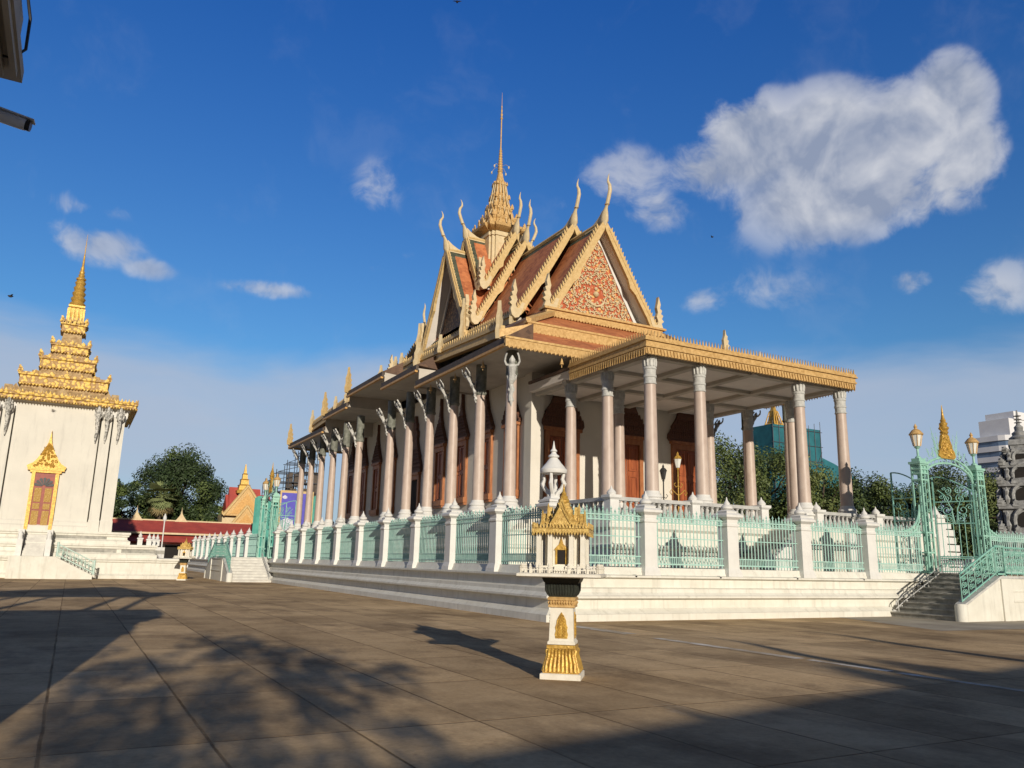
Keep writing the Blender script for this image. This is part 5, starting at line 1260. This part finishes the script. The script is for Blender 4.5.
# ------------------------------------------------------------------ far gallery and gold gate pavilion
A = thing('gallery', (5, 112, 0), 'long low white gallery with red tiled roof behind the courtyard', 'gallery')
b = MB(); b.box(-40, 60, 110, 116, 0, 4.0); b.build('wall', 'plaster_clean', A)
b = MB()
for k in range(22): b.box(-38+4.4*k, -38+4.4*k+2.6, 109.93, 110.05, .6, 2.9)
b.build('dark_opening', 'dark', A)
b = MB(); b.add([(-41, 107.8, 3.25), (61, 107.8, 3.25), (61, 109.4, 4.05), (-41, 109.4, 4.05), (61, 109.4, 3.0), (-41, 109.4, 3.0)], [(0, 1, 2, 3), (0, 3, 5), (1, 4, 2), (0, 5, 4, 1), (2, 4, 5, 3)]); b.build('lower_roof', 'red_roof', A)
b = MB(); b.add([(-41, 109.0, 4.35), (61, 109.0, 4.35), (61, 112.5, 6.0), (-41, 112.5, 6.0), (61, 116.5, 4.2), (-41, 116.5, 4.2)], [(0, 1, 2, 3), (3, 2, 4, 5), (0, 3, 5), (1, 4, 2), (0, 5, 4, 1)]); b.build('upper_roof', 'red_roof', A)
b = MB(); b.box(-41, 61, 108.9, 109.05, 4.2, 4.42); b.box(-41, 61, 112.4, 112.6, 5.97, 6.12); b.build('roof_edge', 'cream_light', A)
for x in (6.9, 12.2):
    b = MB(); b.prism([(x-.8, 112.6, 5.9), (x+.8, 112.6, 5.9), (x+.28, 112.6, 6.6), (x, 112.6, 7.1), (x-.28, 112.6, 6.6)], (0, .5, 0)); b.lathe([(.2, 6.7), (.1, 7.1), (.04, 7.4), (.01, 7.8)], 8, x, 112.6); b.build('roof_peak', 'cream_light', A)
A = thing('gate_pavilion', (20.4, 118, 0), 'gold gabled gate pavilion with red roofs behind the far posts', 'pavilion')
b = MB(); b.box(17.9, 23.6, 116.8, 121, 0, 7.4); b.build('wall', 'cream_light', A)
b = MB()
for (x0, x1, zt) in ((18.3, 18.9, 10.2), (18.7, 20.0, 11.3), (21.5, 23.0, 11.2), (22.6, 24.4, 10.4)):
    b.add([(x0, 116.6, 7.6), (x1, 116.6, 7.6), (x1, 118.5, zt), (x0, 118.5, zt), (x1, 120.5, 7.6), (x0, 120.5, 7.6)], [(0, 1, 2, 3), (3, 2, 4, 5), (0, 3, 5), (1, 4, 2), (0, 5, 4, 1)])
b.build('roof', 'red_roof', A)
for (zb, zt, w, y) in ((4.8, 8.4, 2.6, 115.6), (7.2, 11.2, 2.9, 116.2)):
    b = MB(); b.prism([(20.85-w, y, zb), (20.85+w, y, zb), (20.85, y, zt)], (0, .5, 0)); g_ = b.build('gable', 'gold_pale', A)
    b = MB(); b.prism([(20.85-w*.72, y-.27, zb+.25), (20.85+w*.72, y-.27, zb+.25), (20.85, y-.27, zt-.9)], (0, .06, 0)); b.build('tympanum', 'bronze', g_)
    b = MB()
    for sg in (-1, 1): b.tube([(20.85+sg*(w+.25), y-.2, zb+.6), (20.85+sg*(w+.1), y-.2, zb), (20.85, y-.2, zt+.2)], [.1, .22, .2], 6)
    b.build('bargeboard', 'cream', g_)
b = MB(); b.sq([(1.0, 10.4), (1.1, 10.8), (.8, 10.9), (.7, 11.5), (.78, 11.6), (.55, 11.7), (.5, 12.3), (.58, 12.4), (.36, 12.5), (.3, 13.1), (.36, 13.2), (.2, 13.3), (.14, 13.9), (.05, 14.6)], 20.6, 118); b.build('spire', 'gold', A)

# ------------------------------------------------------------------ scaffold, netting and banner behind the hall
A = thing('scaffold', (25, 100, 0), 'dense metal scaffolding tower behind the far end of the hall', 'scaffold')
b = MB()
for i in range(6):
    for j in range(3):
        x, y = 21.0+i*1.3, 104+j*1.4; b.tube([(x, y, 0), (x, y, 11+1.3*min(i, 3)+(j % 2)*.6)], .05, 4, smooth=False)
for k in range(12):
    z = 1.2+k*1.25
    for j in range(3):
        b.tube([(21.0+max(0, (k-8))*1.2, 104+j*1.4, z), (27.8, 104+j*1.4, z)], .05, 4, smooth=False)
    b.tube([(21.0+max(0, (k-8))*1.2, 104, z), (26.2, 104, z+1.25)], .04, 4, smooth=False); b.tube([(27.5, 105.4, z), (22.5+max(0, k-6), 105.4, z+1.25)], .04, 4, smooth=False)
b.build('pipe_frame', 'pipe', A)
b = MB()
for (x0, x1, z) in ((23, 28, 9.8), (24, 28, 11.2), (25, 28, 12.6), (22, 28, 8.6)): b.box(x0, x1, 104, 106.6, z, z+.08)
for k in range(26): b.cbox(rnd.uniform(23.5, 27.5), rnd.uniform(104, 106), rnd.uniform(.2, .9), .3, 8.6+rnd.uniform(0, 4), 8.9+rnd.uniform(.4, 4.4))
b.build('deck', 'dark_eave', A)
A = thing('debris_net', (21.5, 103.4, 0), 'green debris netting wrapped round the foot of the scaffolding', 'netting')
b = MB(); n = 22
pts = []
for i in range(n+1):
    x = 19.6+8.2*i/n; y = 103.75+.10*math.sin(i*1.7); zt = 8.9+.35*math.sin(i*.9)+(.9 if i > 12 else 0)
    pts += [(x, y, 0), (x, y, zt), (x, y+.06, zt), (x, y+.06, 0)]
b.add(pts, [(4*i+a, 4*i+4+a, 4*i+4+(a+1) % 4, 4*i+(a+1) % 4) for i in range(n) for a in range(4)])
b.build('net_sheet', 'net_green', A)
A = thing('banner', (24.0, 102.5, 4), 'purple banner with pale emblem in a tan frame behind the far columns', 'banner')
b = MB(); b.box(22.4, 26.6, 102.5, 102.6, 4.4, 10.0); b.build('frame', 'cream', A)
b = MB(); b.box(22.6, 26.4, 102.44, 102.5, 5.0, 9.7); pn = b.build('printed_sheet', 'banner', A)
b = MB()
b.add([(22.6, 102.42, 5.0), (24.3, 102.42, 5.0), (24.2, 102.42, 6.3), (23.4, 102.42, 6.6), (22.6, 102.42, 6.2)], [(0, 1, 2, 3, 4)]); 
b.lathe([(.02, 8.9), (.28, 9.0), (.3, 9.2), (.02, 9.4)], 10, 22.98, 102.44, sy=.1); b.lathe([(.1, 7.2), (.3, 7.4), (.18, 8.0), (.3, 8.3), (.05, 8.8)], 10, 24.75, 102.44, sy=.08)
b.build('emblem', 'banner_w', pn)
for x in (22.5, 26.5): MB().box(x-.06, x+.06, 102.5, 102.62, 0, 4.4).build('post', 'cream', A)

# ------------------------------------------------------------------ netted tower, high-rise and stupa on the right
A = thing('netted_tower', (120, 110, 0), 'square building wrapped in blue green netting with golden peak showing above', 'building')
b = MB()
b.box(113.5, 126.4, 107, 112, 0, 28.4)
b.build('net_wrap', 'net', A)
b = MB()
for k in range(9): b.tube([(113.5+1.6*k, 106.9, 10), (113.5+1.6*k, 106.9, 29.0+(k % 3)*.5)], .07, 4, smooth=False)
for z in (16, 19, 22, 25, 27.9): b.tube([(113.2, 106.9, z), (126.8, 106.9, z)], .06, 4, smooth=False)
for k in range(8): b.tube([(113.6+1.6*k, 106.85, 18+(k % 2)*3), (115.2+1.6*k, 106.85, 21+(k % 2)*3)], .05, 4, smooth=False)
b.build('scaffold_pipe', 'pipe', A)
b = MB(); b.add([(126.4, 107, 17), (137, 107, 17), (135, 107, 20.0), (130, 107, 22.0), (126.4, 107, 23), (126.4, 112, 17), (137, 112, 17), (135, 112, 20.0), (130, 112, 22.0), (126.4, 112, 23)], [(0, 1, 2, 3, 4), (9, 8, 7, 6, 5), (0, 5, 6, 1), (1, 6, 7, 2), (2, 7, 8, 3), (3, 8, 9, 4)])
b.box(126.5, 136.9, 107.1, 111.9, 0, 17); b.build('net_annex', 'net', A)
PX_, PY_ = 116.6, 109.5
b = MB(); b.sq([(1.25, 28.4), (1.2, 28.9), (.85, 29.2), (.9, 29.4), (.7, 29.6), (.6, 30.3), (.7, 30.5), (.5, 30.7), (.55, 31.3), (.6, 31.5), (.4, 31.7), (.3, 32.4), (.12, 32.8), (.02, 33.8)], PX_, PY_)
for k in range(4):
    for sx in (-1, 1): b.tube([(PX_-1.2+k*.8, PY_+sx*1.25, 28.5), (PX_-.5+k*.33, PY_+sx*.6, 31.4)], [.16, .1], 5)
b.build('golden_peak', 'gold', A)
A = thing('high_rise', (268, 160, 0), 'white and blue multi storey block with curved corner far behind the gate', 'building')
b = MB(); poly = [(262, 158, 0), (262, 151, 0), (262.6, 149, 0), (264, 147.6, 0), (266.5, 147, 0), (300, 147, 0), (300, 158.5, 0), (262, 158.5, 0)]
def ext(mb, poly, z0, z1, m=0):
    k = len(poly); mb.add([(x, y, z0) for x, y, _ in poly] + [(x, y, z1) for x, y, _ in poly], [tuple(range(k-1, -1, -1)), tuple(range(k, 2*k))] + [(i, (i+1) % k, k+(i+1) % k, k+i) for i in range(k)], m)
for f in range(14): ext(b, poly, f*3.4, f*3.4+1.7)
b.build('floor_band', 'highrise', A)
b = MB(); pin = [(x+.5, y+.3, 0) for x, y, _ in poly]
ext(b, pin, 0, 45.2); b.build('glazing', 'hr_glass', A)
b = MB(); b.box(264, 300, 148, 158, 45, 51.5); b.box(266.5, 300, 147.6, 157, 51.5, 54); b.build('roof_block', 'highrise', A)
A = thing('stone_stupa', (66, 37.5, 0), 'tall grey carved stone tower with arched niches at the right edge', 'stupa')
b = MB(); sx_, sy_ = 66.9, 36.8
levels = [(2.2, 0), (2.1, 2.6), (2.0, 5.0), (1.85, 7.1), (1.6, 8.9), (1.25, 10.4), (.85, 11.5)]
for i, (r, z) in enumerate(levels):
    z1 = levels[i+1][1] if i+1 < len(levels) else 12.3
    b.sq([(r*.86, z), (r*.86, z1-.5), (r, z1-.42), (r, z1-.2), (r*.9, z1)], sx_, sy_, rot=R(30))
    b.lathe([(r*1.02, z), (r*1.02, z+.2), (r*.92, z+.3)], 8, sx_, sy_, smooth=False)
b.lathe([(.7, 12.2), (.8, 12.5), (.5, 12.7), (.55, 12.9), (.3, 13.1), (.34, 13.4), (.15, 13.6), (.05, 14.8)], 10, sx_, sy_)
for z in (13.75, 14.0, 14.3): b.lathe([(.28, z), (.3, z+.03), (.05, z+.1)], 8, sx_, sy_)
b.build('tower_body', 'stupa', A)
nb = MB(); cb = MB()
for i, (r, z) in enumerate(levels[:-1]):
    z1 = levels[i+1][1]
    for kk in range(4):
        a = R(30)+kk*math.pi/2-math.pi/2
        n_ = Vector((math.cos(a), math.sin(a), 0)); u = Vector((-n_.y, n_.x, 0)); c = Vector((sx_, sy_, z))+n_*(r*.86)
        w = r*.40; h = (z1-z)*.72
        pts = [(-w, .1), (w, .1), (w, h*.6)]+[(w*math.cos(q*math.pi/6), h*.6+h*.4*math.sin(q*math.pi/6)) for q in range(1, 6)]+[(-w, h*.6)]
        nb.prism([c+u*p+Vector((0, 0, q)) for p, q in pts], n_*.06)
        cb.tube([c+n_*.12+u*(w*1.25*math.cos(q*math.pi/8))+Vector((0, 0, h*.6+h*.62*math.sin(q*math.pi/8))) for q in range(9)], .16, 5)
        for sg in (-1, 1):
            cb.tube([c+n_*.14+u*sg*w*1.25, c+n_*.14+u*sg*w*1.25+Vector((0, 0, h*.62))], .13, 6); cb.tube([c+n_*.16+u*sg*w*1.8, c+n_*.3+u*sg*w*1.8+Vector((0, 0, h*.25)), c+n_*.2+u*sg*w*1.85+Vector((0, 0, h*.5)), c+n_*.34+u*sg*w*1.8+Vector((0, 0, h*.75)), c+n_*.2+u*sg*w*1.8+Vector((0, 0, h))], [.1, .2, .12, .17, .04], 6)
            flame(cb, *(Vector((sx_, sy_, z1-.25))+n_*r*.95+u*sg*r*.9), (z1-z)*.42, .5, u, .3)
            flame(cb, *(Vector((sx_, sy_, z1-.25))+n_*r*.95+u*sg*r*.4), (z1-z)*.30, .4, u, .3)
nb.build('niche', 'dark', A); cb.build('carved_ornament', 'stupa_pale', A)
b = MB(); b.box(56, 84, 27.0, 27.3, 0, 2.4); 
for k in range(12): b.sq([(.2, 2.4), (.24, 2.5), (.1, 2.7), (.02, 3.0)], 57+k*2.3, 27.15)
o = b.build('boundary_wall', 'net'); tag(o, 'low teal green boundary wall in front of the grey stone tower', 'wall')
A = thing('red_roof_house', (68, 52, 0), 'small red tiled roof showing between the trees behind the right gate post', 'house')
b = MB(); b.box(86, 89.5, 46, 50, 0, 5.2); b.build('wall', 'plaster_clean', A)
b = MB(); b.add([(85.4, 45.5, 5.2), (90, 45.5, 5.2), (90, 48, 7.4), (85.4, 48, 7.4), (90, 50.5, 5.2), (85.4, 50.5, 5.2)], [(0, 1, 2, 3), (3, 2, 4, 5), (0, 3, 5), (1, 4, 2), (0, 5, 4, 1)]); b.build('roof', 'red_roof', A)

# ------------------------------------------------------------------ trees
def tree(name, label, x, y, h, rx, rz, mats, ncl=40, nl=120, ls=.42, trunk_r=.4, group=None, seed=0, cz=None, cat='tree', gap=.55):
    rn = random.Random(seed+11); A = thing(name, (x, y, 0), label, cat, group)
    cz = cz if cz is not None else h-rz
    t = MB(); top = Vector((x+rn.uniform(-.5, .5), y, cz))
    t.tube([(x, y, -.1), (x+.05, y, cz*.35), (x+rn.uniform(-.3, .3), y, cz*.7), tuple(top)], [trunk_r*1.25, trunk_r, trunk_r*.8, trunk_r*.55], 8)
    cl = []
    for i in range(ncl):
        for _ in range(30):
            p = Vector((rn.uniform(-1, 1), rn.uniform(-1, 1), rn.uniform(-.9, 1)))
            if gap < p.length < 1.0 and (p.z > -.55 or p.xy.length < .8): break
        c = Vector((x+p.x*rx, y+p.y*rx, cz+p.z*rz)); r = rn.uniform(.20, .36)*min(rx, rz); cl.append((c, r))
    for c, r in cl[:12]:
        mid = top.lerp(c, .55)+Vector((0, 0, -.12*rx)); t.tube([top-Vector((0, 0, cz*.22*rn.random())), mid, c], [trunk_r*.42, trunk_r*.25, trunk_r*.08], 5)
    t.build('trunk', 'trunk', A)
    lf = MB()
    for c, r in cl:
        mi = rn.choices(range(len(mats)), [3, 2, 1][:len(mats)])[0]
        for k in range(nl):
            d = Vector((rn.gauss(0, 1), rn.gauss(0, 1), rn.gauss(0, 1))).normalized(); q = c+d*r*(rn.random()**.45)*Vector((1.25, 1.25, .85)).length/1.95
            n_ = (d+Vector((rn.gauss(0, .6), rn.gauss(0, .6), rn.gauss(0, .6)+.4))).normalized()
            a = n_.orthogonal().normalized(); a = a*math.cos(k)+n_.cross(a)*math.sin(k); b2 = n_.cross(a); s_ = ls*rn.uniform(.6, 1.25)
            lf.add([q-a*s_, q-b2*s_*.5, q+a*s_, q+b2*s_*.5], [(0, 1, 2, 3)], mi)
    lf.build('crown', mats, A, recalc=False)
    return A
tg = 'trees behind the red roofed gallery'
tree('broadleaf_tree', 'largest round dark tree behind the red roofed gallery', 12.9, 124, 16.6, 6.2, 5.6, ['leaf_dark', 'leaf_dark', 'leaf_mid'], 80, 420, .19, .6, tg, 1, cz=10.6)
tree('broadleaf_tree', 'low dark tree between the left temple and the palm', 5.6, 122, 11.8, 4.2, 3.6, ['leaf_dark', 'leaf_mid'], 45, 300, .19, .4, tg, 2, cz=7.6)
tree('broadleaf_tree', 'dark tree half hidden behind the corner of the left temple', 1.6, 124, 13.0, 4.0, 4.2, ['leaf_dark', 'leaf_dark', 'leaf_mid'], 45, 300, .19, .4, tg, 3, cz=8)
tree('broadleaf_tree', 'low bushy tree under the largest tree, beside the gold pavilion', 16.9, 121.5, 8.6, 3.0, 2.6, ['leaf_dark', 'leaf_mid'], 35, 260, .19, .3, tg, 4, cz=6.2)
tree('broadleaf_tree', 'low bushy tree behind the gallery just right of the palm', 10.8, 121.5, 8.6, 3.0, 2.6, ['leaf_dark', 'leaf_mid'], 35, 260, .19, .3, tg, 5, cz=6.2)
A = thing('palm_tree', (9.9, 117.6, 0), 'fan palm with some dry fronds in front of the dark trees', 'palm')
b = MB(); b.tube([(9.9, 117.6, 0), (9.95, 117.6, 5), (10.0, 117.6, 9.2)], [.3, .24, .2], 8); b.build('trunk', 'trunk', A)
def fronds(mb, cx, cy, cz, n, rad, seed, lowz=-1.1, hiz=1.2):
    rn = random.Random(seed)
    for i in range(n):
        a = rn.uniform(0, 6.28); e = rn.uniform(lowz, hiz); d = Vector((math.cos(a)*math.cos(e), math.sin(a)*math.cos(e), math.sin(e)))
        c = Vector((cx, cy, cz))+d*rad*.5; u = d.cross(UZ).normalized() if abs(d.z) < .98 else UX; w = d.cross(u)
        mb.tube([(cx, cy, cz), tuple(c)], .03, 4)
        for k in range(11):
            t = -1.3+2.6*k/10; dd = (d*math.cos(t)+u*math.sin(t)); ln = rad*.5*rn.uniform(.8, 1.05)
            q = u*math.cos(t)-d*math.sin(t); tip = c+dd*ln-UZ*.12*ln
            mb.add([c+q*.02, c+dd*ln*.6+q*.13, tip, c+dd*ln*.6-q*.13], [(0, 1, 2, 3)])
b = MB(); fronds(b, 10.0, 117.6, 9.6, 46, 2.5, 5); b.build('fronds', 'palm', A, recalc=False)
b = MB(); fronds(b, 10.0, 117.6, 9.0, 14, 2.5, 8, -1.4, -.5); b.build('dry_fronds', 'palm_dry', A, recalc=False)
tg = 'trees behind the right side of the hall'
labs = ['mid green tree behind the portico, left of the netted tower', 'tree seen between the paired portico columns', 'tree in front of the netted building', 'tree right of the netted building',
        'tree left of the last portico column', 'tree just right of the last portico column', 'lighter green tree behind the open gate leaf', 'dark tree seen through the gate arch', 'tree behind the right gate post', 'low bushy tree beside the grey stone tower']
spec = [(58.5, 63, 15.2, 5.5), (64.5, 62, 14.6, 5.2), (66.5, 57, 11.6, 4.8), (72.5, 57.5, 11.6, 5.2), (77.5, 56, 11.0, 5.0), (82.5, 55, 11.4, 5.0), (90.0, 55.5, 14.6, 5.8), (96.5, 53, 14.8, 5.6), (95, 45.5, 12.6, 5.2), (84, 40.2, 9.6, 4.0)]
for i, (x, y, h, rx) in enumerate(spec):
    mm_ = [['leaf_mid', 'leaf_dark', 'leaf_light'], ['leaf_mid', 'leaf_light', 'leaf_dark'], ['leaf_dark', 'leaf_mid']][(0, 1, 0, 2, 0, 2, 1, 2, 0, 0)[i]]
    tree('broadleaf_tree', labs[i], x, y, h, rx, h*.36, mm_, 62, 330, .15, .4, tg, 20+i, cz=h*.62)
hd = MB(); rn = random.Random(4)
for k in range(22000):
    t = rn.random(); x = 50+t*56; y = 70-t*34+rn.uniform(-1.6, 1.6); z = rn.random()**.7*5.6*(1+.2*math.sin(x*.9))
    n_ = Vector((rn.gauss(0, 1), rn.gauss(0, 1)-.4, rn.gauss(0, 1)+.4)).normalized(); a = n_.orthogonal().normalized(); b2 = n_.cross(a); s_ = rn.uniform(.14, .32); q = Vector((x, y, z))
    hd.add([q-a*s_, q-b2*s_*.6, q+a*s_, q+b2*s_*.6], [(0, 1, 2, 3)], rn.choice((0, 0, 1)))
o = hd.build('undergrowth', ['leaf_dark', 'leaf_mid'], recalc=False); o['kind'] = 'stuff'; tag(o, 'dense dark undergrowth filling the gap below the trees', 'undergrowth')

# ------------------------------------------------------------------ pavilion beside the camera and what stands behind it
A = thing('corner_pavilion', (-6, 1, 0), 'pavilion whose grey moulded eave corner hangs into the top left corner', 'pavilion')
b = MB(); b.box(-12, -1.15, 5.2, 6.2, 0, 5.3); b.box(-12, -2.2, 0, 5.2, 0, 5.3); b.build('wall', 'plaster', A)
b = MB()
for (e, z0, z1) in ((.10, 5.05, 5.22), (.18, 5.22, 5.34), (.32, 5.41, 5.52), (.27, 5.52, 5.9)): b.box(-12, -1.14+e, 4.9, 6.2+e*2.8, z0, z1); b.box(-12, -2.2+e, 0, 4.9, z0, z1)
for k in range(3): b.box(-1.06+.09*k, -1.02+.09*k, 4.9, 6.9, 5.30+.02*k, 5.42)
b.build('eave', 'soffit_grey', A)
b = MB()
for x in (-2.0, -3.0, -5.4, -6.6): b.sq([(.13, 5.9), (.11, 6.1), (.10, 8.5), (.17, 8.65)], x, 6.2)
b.build('upper_post', 'plaster_clean', A)
b = MB(); b.box(-9.5, -1.8, 5.2, 6.9, 8.65, 9.0); b.add([(-9.7, 5.0, 9.0), (-1.6, 5.0, 9.0), (-1.6, 7.1, 9.0), (-9.7, 7.1, 9.0), (-4.6, 5.6, 11.6), (-4.6, 6.4, 11.6)], [(0, 1, 4), (1, 2, 5, 4), (2, 3, 5), (3, 0, 4, 5), (0, 3, 2, 1)])
b.prism([(-2.0, 6.8, 8.7), (-1.2, 6.8, 8.95), (-.6, 6.8, 9.5), (-1.2, 6.8, 9.35), (-2.0, 6.8, 9.5)], (0, .4, 0)); b.build('upper_roof', 'red_roof', A)
b = MB(); b.tube([(-.86, 6.62, 6.05), (-.80, 6.75, 5.8), (-.80, 6.8, 5.55), (-.87, 6.75, 5.42), (-.98, 6.7, 5.38)], .012, 6); b.build('cable', 'black', A)
A = thing('security_camera', (-1.0, 7.2, 5.5), 'white bullet security camera below the grey eave in the top left', 'camera')
c0 = Vector((-1.0, 7.12, 5.10)); c1_ = Vector((-.745, 7.1, 5.055)); ax = (c1_-c0).normalized()
b = MB(); b.tube([c0, c0+ax*.02, c1_-ax*.03, c1_], [.035, .05, .05, .047], 12); b.build('housing', 'cam_body', A)
b = MB(); b.tube([c1_-ax*.012, c1_+ax*.035], .044, 12); b.build('lens_hood', 'black', A)
b = MB(); side = ax.cross(UZ).normalized(); upv = side.cross(ax)
b.hexa([c0+upv*.05-side*.045, c1_+ax*.05+upv*.045-side*.045, c1_+ax*.05+upv*.045+side*.045, c0+upv*.05+side*.045, c0+upv*.06-side*.045, c1_+ax*.05+upv*.055-side*.045, c1_+ax*.05+upv*.055+side*.045, c0+upv*.06+side*.045]); b.build('sun_shield', 'cam_body', A)
b = MB(); b.tube([c0+ax*.02, c0-ax*.08+Vector((0, -.1, .05)), (-1.15, 6.6, 5.2)], .02, 6); b.build('mounting_arm', 'cam_body', A)
# gallery behind the viewer: only its shadow reaches the picture
A = thing('gallery', (30, -8, 0), 'low gallery behind the viewpoint whose shadow darkens the foreground paving', 'gallery', rz=0)
sl = .187; U = Vector((1, sl, 0)).normalized(); V = Vector((-U.y, U.x, 0)); O = Vector((3.4, -10.2, 0))
def gb(b, a0, a1, v0, v1, z0, z1): b.hexa([O+U*a0+V*v0+UZ*z0, O+U*a1+V*v0+UZ*z0, O+U*a1+V*v1+UZ*z0, O+U*a0+V*v1+UZ*z0, O+U*a0+V*v0+UZ*z1, O+U*a1+V*v0+UZ*z1, O+U*a1+V*v1+UZ*z1, O+U*a0+V*v1+UZ*z1])
b = MB(); gb(b, -5.2, 46, -5, 0, 0, 4.2); b.build('wall', 'plaster', A)
b = MB(); b.add([O+U*-5.6+V*.8+UZ*4.1, O+U*47+V*.8+UZ*4.1, O+U*47+V*-2.5+UZ*5.68, O+U*-5.6+V*-2.5+UZ*5.68, O+U*47+V*-5.8+UZ*4.1, O+U*-5.6+V*-5.8+UZ*4.1], [(0, 1, 2, 3), (3, 2, 4, 5), (0, 3, 5), (1, 4, 2), (0, 5, 4, 1)]); b.build('roof', 'red_roof', A)
b = MB()
for a in (5.2, 9.5):
    q = O+U*a+V*-2.5; b.tube([q+UZ*5.4, q+U*.1+UZ*6.6, q+U*.5+UZ*7.2, q+U*.35+UZ*7.7], [.2, .16, .10, .02], 6)
b.build('roof_finial', 'cream', A)
tree('broadleaf_tree', 'loose leafy tree behind the viewpoint whose dappled shadow falls on the foreground paving', -2.7, -13.6, 8.8, 3.3, 1.9, ['leaf_mid', 'leaf_dark'], 44, 60, .13, .12, None, 60, cz=7.1, gap=.35)

for i, (x, y, h, rx, lab) in enumerate(((1.5, -24, 8.9, 3.2, 'leftmost of the low trees behind the gallery at the back of the viewpoint'), (7.0, -24.5, 9.2, 3.4, 'second of the low trees behind the gallery at the back of the viewpoint'), (12.5, -23.0, 9.3, 3.6, 'third of the low trees behind the gallery at the back of the viewpoint'), (18.5, -22, 9.5, 3.8, 'rightmost of the low trees behind the gallery at the back of the viewpoint'))):
    tree('broadleaf_tree', lab, x, y, h+.25, rx, 1.9, ['leaf_mid', 'leaf_dark'], 42, 120, .2, .25, 'low trees behind the viewpoint', 80+i, cz=h-1.9, gap=.2)

# ------------------------------------------------------------------ birds
def bird(x, y, z, rz, label, k_=.55):
    A = thing('bird', (x, y, z), label, 'bird', 'birds in the sky'); A.rotation_euler.z = 0
    b = MB(); c, s = math.cos(rz), math.sin(rz)
    P = lambda u, w, h: (x+k_*(u*c-w*s), y+k_*(u*s+w*c), z+k_*h)
    b.tube([P(-.25, 0, 0), P(-.08, 0, -.03), P(.08, 0, 0), P(.18, 0, .03), P(.26, 0, .02)], [.02, .07, .07, .04, .008], 7); b.build('body', 'bird', A)
    for sg in (-1, 1):
        b = MB(); b.prism([P(.08, sg*.03, .02), P(.12, sg*.28, .14), P(.02, sg*.52, .10), P(-.04, sg*.28, .11), P(-.08, sg*.04, .02)], (0, 0, .015)); b.build('wing', 'bird', A)
bird(-4.6, 50, 15.4, .4, 'small dark bird against the sky high above the left temple')
bird(17.1, 40.2, 35.95, 1.1, 'small dark bird at the very top edge of the sky')
bird(49.6, 53, 32.1, 2.0, 'tiny dark bird in the sky right of the front gable')
